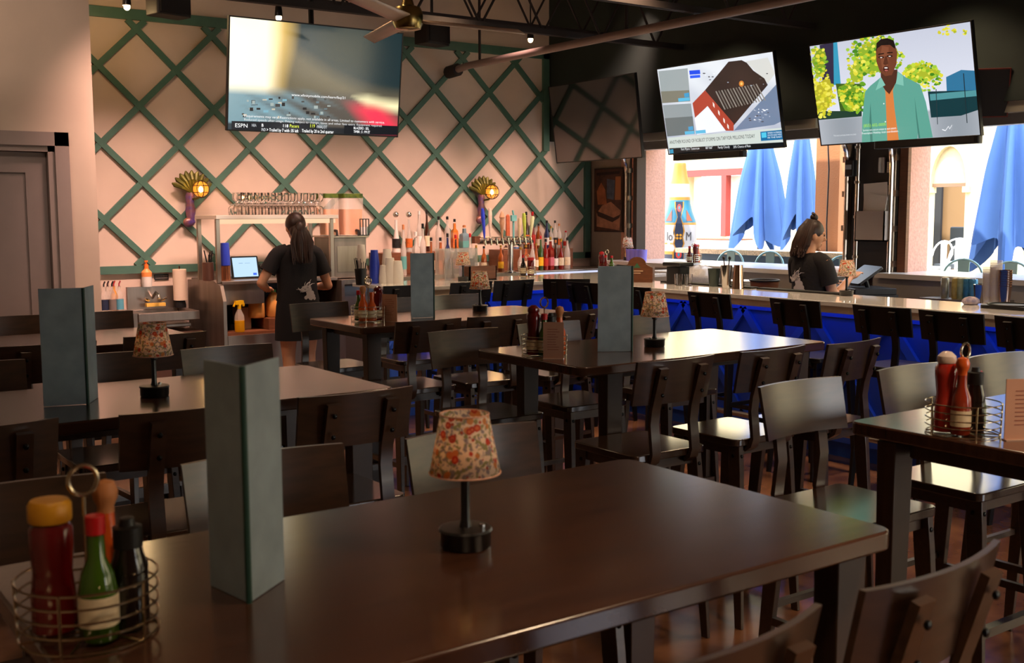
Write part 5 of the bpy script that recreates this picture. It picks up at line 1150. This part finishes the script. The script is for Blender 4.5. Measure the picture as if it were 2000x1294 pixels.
t = thing('vertical_pipe', 'shiny vertical conduit on the left side of the dark pier', 'pipe', (8.14, 6.24, 0)); MB().tube([(0, 0, 1.1), (0, 0, 2.44)], .022, 12).build('pipe_run', m_chrome, t)
mb = MB()
for z in (1.25, 1.6, 1.9, 2.2): mb.tube([(0, 0, z-.012), (0, 0, z+.012)], .03, 12)
mb.build('clamp', m_steel, t)
# cans, cups, tins on the right ledge
t = thing('can_shelf', 'pale steel shelf holding the cans in front of the right window', 'shelf', (7.8, 4.98, 0), 0)
MB().bb(-.15, .18, -.32, .28, .95, .975).build('shelf_board', m_ss, t, smooth=False); MB().bb(-.1, .18, -.3, .26, 0, .95).build('shelf_base', mat('ledge_front', '#9c948c', .5), t, smooth=False)
for i, (px, c_) in enumerate(((1845, '#8a8a80'), (1866, '#a89a60'), (1877, '#8fa08a'), (1889, '#3a7aa8'), (1901, '#4a8ab8'))):
    p = on('x', 7.75, px, 575); t = thing('drink_can', ('grey', 'gold', 'pale green', 'blue', 'light blue')[i]+' drink can on the shelf before the right window', 'can', (7.75, p.y, .976), 0, 'drink cans')
    MB().lathe([(.026, 0), (.031, .008), (.031, .15), (.026, .158)], 18).build('can_body', mat('can'+c_, c_, .3, .5, noise=.2, nscale=30), t); MB().lathe([(.027, .158), (.027, .161), (0, .16)], 16).build('can_lid', m_chrome, t)
for i, (px, n, m, l, r, up) in enumerate(((1913, 1, m_chrome, 'steel shaker tin with a strainer beside the cans', .045, True), (1930, 9, m_clear, 'stack of clear plastic cups beside the steel tin', .045, True), (1943, 12, m_clear, 'taller stack of clear plastic cups right of the shorter one', .042, True), (1962, 8, mat('rose_steel', '#c9a890', .15, 1), 'stack of steel shaker tins at the right', .045, True))):
    p = on('x', 7.35, px, 585); cupstack((7.35, p.y, .97), n, r, .15, .016, m, l, up)
tag(MB().bb(7.2, 7.6, 4.2, 4.84, .0, .97).build('side_station', m_ss, smooth=False), 'steel station holding the cup stacks at the right', 'counter')
p = on('x', 6.3, 1960, 596); t = thing('bar_tray', 'black tray on the bar at the right edge', 'tray', (6.27, 3.66, BZ), 0); MB().rbox((0, 0, .01), (.26, .3, .02), .03).build('tray_base', m_blackp, t); mb = MB(); mb.tube([(.13*math.cos(a), .15*math.sin(a), .022) for a in [2*PI*k/24 for k in range(24)]], .006, 6, closed=True); mb.build('rim', m_blackp, t)
p = on('z', BZ, 1905, 590); t = thing('wipe_cloth', 'crumpled striped cloth on the bar before the cups', 'cloth', (6.33, 3.98, BZ)); mb = MB(); mb.ell((0, 0, .02), (.06, .05, .03), 12, 8); o = mb.build('cloth_fold', mat('striped_cloth', '#b8a8a8', .9, col2='#6a6a90', nscale=30), t)
# ---------------------------------------------------------------- people
m_skin = mat('warm_skin', '#cf9672', .5, noise=.04, nscale=6, sub=.08); m_tee = mat('black_cotton', '#141012', .85, bump=.2, nscale=60); m_hair = mat('dark_brown_hair', '#2e1a12', .45, noise=.4, nscale=60, stretch=(1, 1, .08)); m_print = mat('white_print', '#b8b0ac', .8)
m_short = mat('dark_skirt_cloth', '#120f12', .9)
def hand(mb, w_, d, up, s=1, curl=.5):
    """palm at w_ pointing along d, five separate bent fingers"""
    d = Vector(d).normalized(); up = Vector(up); q = d.cross(up).normalized(); up = q.cross(d).normalized(); w_ = Vector(w_)
    for k in range(5):
        mb.tube([w_+q*(k-2)*.0, w_+d*.04+q*(k-2)*.013, w_+d*.085+q*(k-2)*.015], [.022, .018, .013], 8)
    for k, L in enumerate((.068, .078, .074, .058)):
        a = w_+d*.085+q*(k-1.5)*.019*s; b = a+d*L*.5-up*L*.12*curl; c_ = b+d*L*.3*(1-.4*curl)-up*L*.35*curl; e_ = c_+d*L*.1-up*L*.3*curl
        mb.tube([a, b, c_, e_], [.0088, .0082, .0075, .006], 8)
    a = w_+d*.03-q*s*.028; mb.tube([a, a+d*.03-q*s*.02-up*.01, a+d*.055-q*s*.024-up*.022], [.012, .0095, .007], 8)
def person(lbl, loc, rz, H, armL, armR, hair, tilt=0, turn=0, name='person', skirt=True):
    """stands at the origin facing +y; armL/armR = (elbow, wrist, finger direction)"""
    t = thing(name, lbl, 'person', loc, rz); k = H/1.66; mb = MB(); V = Vector
    hc = V((0, .02, 1.535*k)); RH = Matrix.Rotation(turn, 3, 'Z') @ Matrix.Rotation(tilt, 3, 'X')
    h = lambda x, y, z: hc+RH @ V((x, y, z))
    mb.ell(hc, (.073, .09, .105), 20, 14, RH); mb.ell(h(0, .022, -.055), (.052, .062, .06), 16, 10, RH)        # skull, jaw
    mb.tube([h(0, .085, .012), h(0, .108, -.02), h(0, .085, -.03)], [.009, .013, .01], 8)                       # nose
    mb.ell(h(0, .084, -.058), (.024, .01, .007), 10, 6, RH); mb.ell(h(0, .082, -.068), (.02, .01, .007), 10, 6, RH); mb.ell(h(0, .07, -.1), (.02, .018, .016), 10, 6, RH)
    for s in (1, -1): mb.ell(h(s*.074, -.002, -.012), (.01, .02, .032), 10, 8, RH); mb.ell(h(s*.03, .078, .028), (.022, .012, .008), 10, 6, RH)
    mb.tube([hc+V((0, -.015, -.06)), V((0, -.02, 1.4*k)), V((0, -.01, 1.34*k))], [.05, .052, .075], 16)
    ring = lambda z, a, b, y=0: [V((a*math.cos(q), y+b*math.sin(q), z*k)) for q in [2*PI*i/24 for i in range(24)]]
    tor = [(1.38, .07, .05, -.01), (1.355, .15, .07, -.01), (1.3, .17, .088, -.005), (1.2, .158, .1, .01), (1.1, .142, .1, .01), (1.02, .135, .095, .0), (.93, .16, .105, -.005), (.85, .175, .115, -.01), (.78, .16, .1, -.01)]
    mb.loft([ring(*r) for r in tor])
    for s in (1, -1):
        mb.tube([(s*.085, -.005, .84*k), (s*.09, .0, .65*k), (s*.088, .01, .47*k), (s*.088, .0, .4*k), (s*.088, -.02, .28*k), (s*.088, -.01, .08*k)], [.088, .078, .056, .053, .05, .034], 14)
        mb.tube([(s*.088, -.035, .04), (s*.09, .04, .035), (s*.094, .15, .025)], [.034, .036, .026], 10)
    sh = {1: V((.165, -.005, 1.32*k)), -1: V((-.165, -.005, 1.32*k))}
    for s, (el, wr, fd) in ((-1, armL), (1, armR)):
        el, wr = V(el), V(wr); S = sh[s]
        mb.tube([S+V((-s*.04, 0, .01)), S, S.lerp(el, .5), el], [.048, .052, .046, .036], 12); mb.ell(el, (.037, .037, .037), 12, 8)
        mb.tube([el, el.lerp(wr, .35), wr], [.037, .038, .024], 12); hand(mb, wr, fd, (0, 0, 1), s=s)
    o = mb.build('body', m_skin, t, ang=180); r = o.modifiers.new('remesh', 'REMESH'); r.mode = 'VOXEL'; r.voxel_size = .0065; r.use_smooth_shade = True; s_ = o.modifiers.new('soft', 'SMOOTH'); s_.factor = .5; s_.iterations = 3
    mb = MB()
    for s in (1, -1): mb.ell(h(s*.03, .083, .012), (.011, .006, .0075), 10, 6, RH)
    mb.build('eyes', mat('eye_dark', '#1a1210', .2), t)
    # T-shirt: torso and two short sleeves, soft folds
    ts = [(1.392, .068, .05, -.012), (1.37, .15, .078, -.01), (1.3, .19, .104, -.005), (1.2, .18, .116, .01), (1.1, .17, .118, .01), (1.02, .172, .118, .0), (.97, .18, .122, .0), (.93, .186, .126, 0)]
    mb = MB(); rs = []
    for i, r in enumerate(ts):
        g_ = ring(*r); f = i/7*.006; rs.append([p+V((f*math.sin(j*1.9+i), f*math.cos(j*2.3+i*1.3), 0)) for j, p in enumerate(g_)])
    mb.loft(rs, cap=False)
    for s, (el, wr, fd) in ((-1, armL), (1, armR)):
        S = sh[s]; e2 = S.lerp(V(el), .62); mb.tube([S+V((-s*.07, 0, .012)), S+V((0, 0, .004)), S.lerp(e2, .5), e2], [.068, .07, .066, .072], 16, cap=False)
    o = mb.build('t_shirt', m_tee, t, ang=180); s2 = o.modifiers.new('sub', 'SUBSURF'); s2.levels = 1; s2.render_levels = 1
    if skirt:
        mb = MB(); mb.loft([ring(.97, .168, .116), ring(.88, .188, .13, -.01), ring(.75, .2, .14, -.01), ring(.6, .205, .145, -.01)], cap=False); o = mb.build('skirt', m_short, t, ang=180)
    for s in (1, -1): MB().tube([(s*.088, -.055, .045), (s*.09, .05, .045), (s*.095, .175, .03)], [.045, .048, .036], 12).build('shoe', m_blackp, t)
    hair(t, h, RH, k); return t, ring
def strands(mb, fn, n=60, r=.006):
    for i in range(n): mb.tube(fn(i/n), [r, r*1.1, r, r*.5], 5)
def hair_tail(t, h, RH, k):
    mb = MB(); mb.ell(h(0, -.012, .022), (.084, .098, .1), 22, 14, RH); mb.ell(h(0, -.05, -.04), (.07, .06, .07), 16, 10, RH)
    o = mb.build('hair', m_hair, t)
    MB().tube([h(0, -.1, .0), h(0, -.11, -.01)], .028, 12).build('hair_tie', m_blackp, o)
    mb = MB()
    mb.ell(h(0, -.115, -.05), (.045, .04, .07), 16, 10, RH)
    for i in range(150):
        a = random.uniform(0, 2*PI); q = random.random()**.5; x, y = .06*q*math.cos(a), .03*q*math.sin(a)
        L = random.uniform(.26, .34)
        mb.tube([h(x*.5, -.1+y*.3, -.01), h(x*1.0, -.125+y*.6, -.07), h(x*1.5+.008*math.sin(i), -.125+y, -.16), h(x*1.4+.012*math.sin(i*2), -.115+y, -L)], [.01, .011, .01, .003], 5)
    mb.build('ponytail', m_hair, o)
def hair_down(t, h, RH, k):
    mb = MB(); mb.ell(h(0, -.014, .024), (.082, .096, .1), 22, 14, RH)
    for i in range(150):
        a = PI*.06+PI*.88*i/150+PI; r = random.uniform(.8, 1.05); x, y = .078*math.cos(a)*r, .088*math.sin(a)*r-.01
        L = random.uniform(.12, .2); wv = .014*math.sin(i*1.7)
        mb.tube([h(x*.5, y*.6, .11), h(x*1.05, y*1.05, .03), h(x*1.2+wv, y*1.15-.01, -.09), h(x*1.3-wv, y*1.15-.02, -L)], [.014, .016, .016, .006], 5)
    o = mb.build('hair', m_hair, t)
    mb = MB(); mb.ell(h(0, -.02, .135), (.032, .032, .028), 14, 10, RH); mb.tube([h(.0, -.02, .13), h(.03, -.03, .16), h(.01, -.045, .165)], .01, 6); mb.build('hair_bun', m_hair, o)
def back_print(t, ring, cx, cz, k, s=1.0, yb=-.128):
    """pale printed swirl of flowing hair and a figure on the back of the shirt"""
    mb = MB(); rnd_ = random.Random(4)
    F = lambda x, z: Vector((cx+x*s, -math.sqrt(max(0, 1-((cx+x*s)/.182)**2))*.122-.004, cz+z*s))
    for i in range(13):
        a0 = rnd_.uniform(PI*.1, PI*1.25); L = rnd_.uniform(.05, .1); pts = []
        for j in range(6):
            u = j/5; pts.append(F(-.01+math.cos(a0)*L*u+.018*math.sin(u*5+i), .03+math.sin(a0)*L*u*.7+.018*math.cos(u*5+i)))
        mb.tube(pts, [.002, .004, .005, .005, .003, .001], 5)
    for (x, z, r) in ((.01, .02, .02), (.03, -.01, .022), (.0, -.03, .024), (.02, -.045, .024), (.045, -.035, .018), (-.025, -.045, .016), (.055, -.055, .014), (-.005, .0, .02)):
        mb.add([F(x+r*math.cos(a), z+r*math.sin(a)) for a in [2*PI*q/12 for q in range(12)]], [tuple(range(12))])
    mb.build('shirt_print', m_print, next(q for q in t.children if q.name.startswith('t_shirt')))
w1, rg = person('barmaid in black T-shirt with long dark ponytail, seen from behind at the service station', (3.93, 8.62, 0), R_(-6), 1.66,
    ((-.31, .0, 1.08), (-.2, .2, 1.02), (.3, .9, -.1)), ((.27, .0, 1.04), (.22, .22, 1.02), (0, 1, -.2)), hair_tail, tilt=R_(-14))
back_print(w1, rg, .055, 1.0, 1)
w2, rg = person('waitress in black T-shirt with loose brown hair and top bun behind the bar', (6.98, 5.78, 0), R_(-98), 1.585,
    ((-.2, .08, 1.0), (-.1, .28, 1.08), (.2, 1, .1)), ((.22, .05, .98), (.16, .27, 1.13), (-.2, 1, .4)), hair_down, tilt=R_(-12), turn=R_(-28))
back_print(w2, rg, .0, 1.1, 1, 1.1)
w3, rg = person('person outside at the right edge, only a bare forearm in view', (9.12, 4.25, 0), R_(80), 1.66,
    ((-.25, .1, 1.05), (-.15, .3, 1.15), (.2, 1, 0)), ((.33, .1, 1.18), (.3, .22, 1.36), (0, .3, 1)), hair_down)
# ---------------------------------------------------------------- the patio outside
m_pat = mat('pale_paving', '#cfc0a8', .8, noise=.05, nscale=3)
struct('terrace_floor', MB().bb(8.6, 40, -20, 45, -.12, -.02), m_pat, smooth=False)
def building(lbl, name, f, mats): pass
t = thing('arcade_building', 'cream stucco building with a round arch across the patio', 'building', (14.0, 0, 0))
mb = MB()
ya, yb, zs, yc = 8.95, 9.5, 2.02, 9.225; r = (yb-ya)/2
mb.bb(0, .12, -14, ya, 0, 6); mb.bb(0, .12, yb, 11.9, 0, 6)
n = 14; arc = [(yc+r*math.cos(PI*i/n), zs+r*1.9*math.sin(PI*i/n)) for i in range(n+1)]
for i in range(n):
    (y0, z0), (y1, z1) = arc[i], arc[i+1]; mb.add([(0, y0, z0), (0, y1, z1), (0, y1, 6), (0, y0, 6), (.12, y0, z0), (.12, y1, z1), (.12, y1, 6), (.12, y0, 6)], [(0, 1, 2, 3), (7, 6, 5, 4), (0, 4, 5, 1)])
mb.build('wall', m_cream, t, smooth=False)
MB().bb(.08, .11, ya-.02, yb+.02, 2.03, 2.6).build('tympanum', m_cream, t, smooth=False); MB().bb(.05, .13, ya-.02, yb+.02, 1.98, 2.03).build('beam', mat('brown_beam', '#7a5c40', .7), t, smooth=False)
MB().bb(2.5, 2.6, ya-1.5, yb+2.5, 0, 3).build('inner_wall', mat('tan_inner_wall', '#8a6c4c', .8), t, smooth=False); MB().bb(2.4, 2.45, on('x', 16.4, 1838, 400).y, on('x', 16.4, 1805, 400).y, 0, 2.6).build('dark_door', mat('slate_door', '#2c2e34', .6), t, smooth=False)
for a_, b_ in ((ya-.08, ya+.02), (yb-.02, yb+.08)): MB().bb(-.05, .12, a_, b_, 1.9, 1.98).build('impost', m_cream, t, smooth=False)
t = thing('plaza_building', 'bright cream building with a red window frame behind the giant bottle', 'building', (15.0, 0, 0))
mb = MB(); mb.bb(0, .4, 11.9, 24, 0, 2.0*.6); mb.bb(0, .4, 11.9, 13.6, 1.2, 7); mb.bb(0, .4, 15.4, 24, 1.2, 7); mb.bb(0, .4, 13.6, 15.4, 2.4, 7); mb.build('wall', m_cream, t, smooth=False)
mb = MB(); mb.bb(-.03, .1, 13.55, 15.4, 2.3, 2.42); mb.bb(-.03, .1, 14.35, 14.47, 1.2, 2.3); mb.bb(-.03, .1, 13.5, 13.62, 1.2, 2.42); wf = mb.build('window_frame', mat('brick_red_frame', '#8a2e26', .6), t, smooth=False)
MB().bb(.2, .22, 13.6, 15.4, 1.2, 2.3).build('window_pane', mat('pale_pane', '#d8d4cc', .3), wf, smooth=False)
# orange pillar with a hanging cable
p1, p2 = on('x', 9.9, 1592, 400), on('x', 9.9, 1638, 400)
t = thing('stucco_pillar', 'orange stucco patio pillar seen at the right of the left window', 'pillar', (9.9, 0, 0))
MB().bb(0, .45, p2.y, p1.y, 0, 3.4).build('shaft', mat('orange_stucco', '#b87a50', .9, bump=.3, nscale=60), t, smooth=False)
MB().tube([(-.02, p1.y-.16, 2.5), (-.03, p1.y-.2, 2.1), (-.02, p1.y-.18, 1.5), (-.02, p1.y-.2, 1.0)], .008, 6).build('cable', m_blackp, t)
# giant beer bottle figure
t = thing('giant_bottle', 'giant painted beer bottle figure standing on the patio', 'bottle sculpture', (10.3, 10.7, -.02))
prof = [(.21, 0), (.228, .03), (.228, 1.5), (.215, 1.56), (.17, 1.68), (.145, 1.78), (.14, 1.86), (.135, 1.9), (.13, 2.03), (.11, 2.1), (.085, 2.24), (.084, 2.28), (.078, 2.3)]
SEG = {}
def seg(z0, z1, nm, m):
    def rr(z):
        for (a, b), (c_, d) in zip(prof, prof[1:]):
            if b <= z <= d: return a+(c_-a)*(z-b)/(d-b) if d > b else c_
        return prof[-1][0]
    zz = sorted({z0, z1}|{b for a, b in prof if z0 < b < z1}); SEG[nm] = MB().lathe([(rr(z), z) for z in zz], 32, cap=(z0 == 0 or z1 > 2.28)).build(nm, m, t)
    return rr
rr = seg(2.03, 2.3, 'cap', mat('tan_bottle', '#a8742c', .4)); seg(1.86, 2.03, 'neck_band', mat('cream_band', '#b0a698', .4)); seg(1.82, 1.86, 'collar', mat('tan_bottle', '#a8742c', .4))
seg(1.53, 1.82, 'shoulder', mat('teal_bottle', '#2c6c7c', .4)); seg(1.5, 1.53, 'shoulder_line', mat('tan_bottle', '#a8742c', .4)); seg(1.16, 1.5, 'label_band', mat('white_label_band', '#aca6a0', .5)); seg(1.12, 1.16, 'label_line', mat('ochre_b', '#b07a20', .4)); seg(0, 1.12, 'lower_body', mat('navy_bottle', '#1c2436', .4))
A0 = math.atan2(-10.7, -10.3)
def sp_(u, z, k=.004): a = A0+u/.228; R2 = rr(z)+k; return Vector((R2*math.cos(a), R2*math.sin(a), z))
def deco(nm, pts, m, k=.004, n=1):
    mb = MB(); 
    for P in pts: mb.add([sp_(u, z, k) for u, z in P], [tuple(range(len(P)))])
    mb.build(nm, m, t, smooth=False)
nav, yl, rd, org = mat('navy_bottle', '#1c2436', .4), mat('ochre_b', '#b07a20', .4), mat('coral', '#a8342e', .4), mat('rust_b', '#8a4a2c', .4)
w_ = [(.0, 1.8, .07), (.0, 1.72, .06), (0, 1.6, .02), (0, 1.52, .04), (0, 1.42, .055), (0, 1.34, .04), (0, 1.26, .055), (0, 1.2, .035), (0, 1.14, .06), (0, 1.05, .06)]
for sc, m, k, nm in ((1.35, yl, .005, 'ornament_outline'), (1, nav, .008, 'ornament_strip')):
    pts = []
    for (c0, z0, a0), (c1, z1, a1) in zip(w_, w_[1:]): pts.append([(-a0*sc, z0), (-a1*sc, z1), (a1*sc, z1), (a0*sc, z0)])
    deco(nm, pts, m, k)
circ = lambda u, z, r, q=1.0: [(u+r*math.cos(a), z+r*q*math.sin(a)) for a in [2*PI*i/12 for i in range(12)]]
deco('yellow_petals', [circ(-.02, 1.37, .016), circ(.02, 1.37, .016), circ(-.02, 1.33, .016), circ(.02, 1.33, .016)], yl, .011)
for zc_ in (1.72, 1.12): deco('coral_heart', [circ(0, zc_, .037, 1.4)], rd, .011); deco('teal_heart', [circ(0, zc_, .014, 1.6)], mat('teal_bottle', '#2c6c7c', .4), .013)
deco('rust_wing', [[(-.2, 1.55), (-.1, 1.55), (-.13, 1.7)], [(.2, 1.55), (.1, 1.55), (.13, 1.7)]], org, .006)
mb = MB()
for st_, u0 in (("lo's", -.17), ("M", .085)):
    b = len(mb.v); text(mb, st_, .16, Matrix.Identity(4)); mb.v[b:] = [tuple(sp_(u0+x*.75, 1.3+y, .006)) for x, y, z in mb.v[b:]]
mb.build('lettering', mat('dark_letter', '#3a3230', .5), SEG['label_band'], smooth=False)
deco('letter_underline', [[(-.2, 1.25), (-.2, 1.27), (-.08, 1.27), (-.08, 1.25)]], yl, .006)
# closed blue umbrellas
m_umb = mat('blue_canvas', '#41639c', .8, noise=.04, nscale=4)
def umbrella(x, y, r, zb, zt, seed, lbl):
    t = thing('patio_umbrella', lbl, 'umbrella', (x, y, 0), seed, 'closed blue patio umbrellas'); rd_ = random.Random(seed); nf = 7; ph = rd_.uniform(0, 6)
    def P(i, j):
        a = 2*PI*i/84; v = j/15; z = zt-(zt-zb)*v; f = math.cos(a*nf+ph+.5*math.sin(3*v))
        R3 = (.03+r*v**.75)*(1+.38*f*min(1, v*2)); z -= (.16*math.cos(a*3+ph)+.1*f)*v**3
        return Vector((R3*math.cos(a), R3*math.sin(a), z))
    mb = MB(); mb.grid(P, 84, 16, cu=True); mb.build('canopy', m_umb, t)
    MB().tube([(0, 0, 0), (0, 0, zt+.08)], .022, 10).build('pole', mat('umbrella_pole', '#5a5450', .4, .5), t); MB().lathe([(.28, 0), (.28, .05), (.05, .09), (.04, .3)], 24).build('base', m_black, t)
umbrella(11.0, 9.95, .27, 1.34, 2.9, 2, 'closed blue umbrella nearest the red window frame'); umbrella(11.0, 9.28, .15, 1.36, 2.9, 3.4, 'closed blue umbrella beside the orange pillar')
umbrella(10.6, 6.28, .26, 1.25, 3.0, 5.1, 'large closed blue umbrella in the right window'); umbrella(11.4, 6.25, .2, 1.3, 3.1, 6.2, 'closed blue umbrella at the right edge of the photo')
# drink ledge outside
t = thing('patio_ledge', 'speckled tan drink ledge outside the left window', 'ledge', (9.62, 0, 0)); MB().bb(-.15, .2, 7.4, 9.9, 1.16, 1.215).build('ledge_top', mat('terrazzo', '#d8b890', .6, noise=.3, nscale=70), t, smooth=False); MB().bb(.0, .08, 7.4, 9.9, 0, 1.16).build('ledge_wall', mat('slate_blue_wall', '#4a5a6c', .8), t, smooth=False)
t = thing('planter_box', 'pale stone block on the patio behind the ledge', 'planter', (11.6, 11.2, 0)); MB().bb(-.3, .3, -.45, .45, 0, 1.25).build('block', mat('pale_stone', '#d8d0b8', .8, bump=.3, nscale=20), t, smooth=False, bevel=.02); MB().bb(-.24, .24, -.38, .38, 1.25, 1.27).build('soil', m_brown, t, smooth=False)
# metal hoop-backed stools
m_tol = mat('grey_green_metal', '#7a9490', .35, .6)
def tolix(x, y, rz, zt, lbl, m=m_tol, w_=.2):
    t = thing('patio_chair', lbl, 'chair', (x, y, 0), rz, 'metal hoop-backed patio chairs')
    MB().rbox((0, 0, zt-.32), (w_*1.7, w_*1.7, .02), .03).build('seat', m, t, bevel=.004)
    mb = MB(); pts = [(-w_, -.06, zt-.32)]+[(-w_*math.cos(a)*1.0, -.15-.02*math.sin(a), zt-.16+.16*math.sin(a)) for a in [PI*i/12 for i in range(13)]]+[(w_, -.06, zt-.32)]; mb.tube(pts, .011, 8); mb.build('hoop_back', m, t)
    mb = MB(); mb.prism([(-.05, zt-.31), (.05, zt-.31), (.06, zt-.01), (-.06, zt-.01)], -.005, .005, c=(0, -.165, 0), M=Matrix(((1, 0, 0), (0, 0, 1), (0, 1, 0)))); mb.build('back_splat', m, t, smooth=False)
    for sx in (1, -1):
        for sy in (1, -1): MB().tube([(sx*w_*.75, sy*w_*.75, zt-.33), (sx*w_, sy*w_, 0)], .013, 8).build('leg', m, t)
p = on('x', 9.2, 1408, 490); tolix(9.2, p.y, PI/2, p.z, 'hoop-backed metal chair left of the other before the ledge')
p = on('x', 9.2, 1484, 492); tolix(9.2, p.y, PI/2, p.z, 'hoop-backed metal chair in the middle of the left window')
p = on('x', 9.2, 1628, 500); tolix(9.2, p.y, PI/2, p.z, 'hoop-backed metal chair partly hidden by the waitress')
p = on('x', 9.2, 1862, 507); tolix(9.2, p.y, PI/2, p.z, 'hoop-backed metal chair in the right window')
p = on('x', 9.2, 1955, 512); tolix(9.2, p.y, PI/2, p.z, 'hoop-backed metal chair behind the cup stacks')
m_wf = mat('white_metal', '#e8e4dc', .5)
for i, (px, py, l) in enumerate(((1820, 470, 'white metal chair at the left under the arch'), (1845, 480, 'white metal chair near the middle under the arch'), (1872, 466, 'white metal chair by the blue umbrella under the arch'))):
    p = on('x', 11.9+.85*i, px, py); tolix(11.9+.85*i, p.y, i, p.z, l, m_wf, .2)
t = thing('patio_table', 'white patio table below the arch', 'table', (12.4, 6.9, 0)); MB().lathe([(.02, 1.0), (.4, 1.0), (.4, 1.02), (0, 1.02)], 28).build('tabletop', m_wf, t); MB().tube([(0, 0, 0), (0, 0, 1.0)], .03, 10).build('pedestal', m_wf, t); MB().lathe([(.25, 0), (.25, .03), (.03, .05)], 24).build('foot', m_wf, t)
p = on('x', 13.4, 1862, 452); t = thing('patio_armchair', 'dark padded chair inside the arch', 'chair', (13.4+.9, p.y*1.06, 0), PI/2); MB().bb(-.22, .22, -.2, -.15, .9, 1.42).build('backrest', mat('dark_grey_pad', '#3a3e40', .7), t, smooth=False, bevel=.02); MB().bb(-.22, .22, -.2, .2, .84, .9).build('seat', mat('dark_grey_pad', '#3a3e40', .7), t, smooth=False)
for sx in (1, -1):
    for sy in (1, -1): MB().tube([(sx*.19, sy*.17, .85), (sx*.2, sy*.18, 0)], .014, 8).build('leg', m_black, t)
# grey slatted thing and lamp brim at the right edge
t = thing('bin_enclosure', 'white louvred panel at the right edge of the photo', 'panel', (11.0, 5.55, 0)); MB().bb(0, .03, -.3, .3, .6, 1.9).build('panel_back', m_white, t, smooth=False); mb = MB()
for i in range(30): mb.box((-.012, 0, .65+i*.042), (.03, .6, .012), ry=.6)
o = mb.build('louvres', m_white, t, smooth=False)
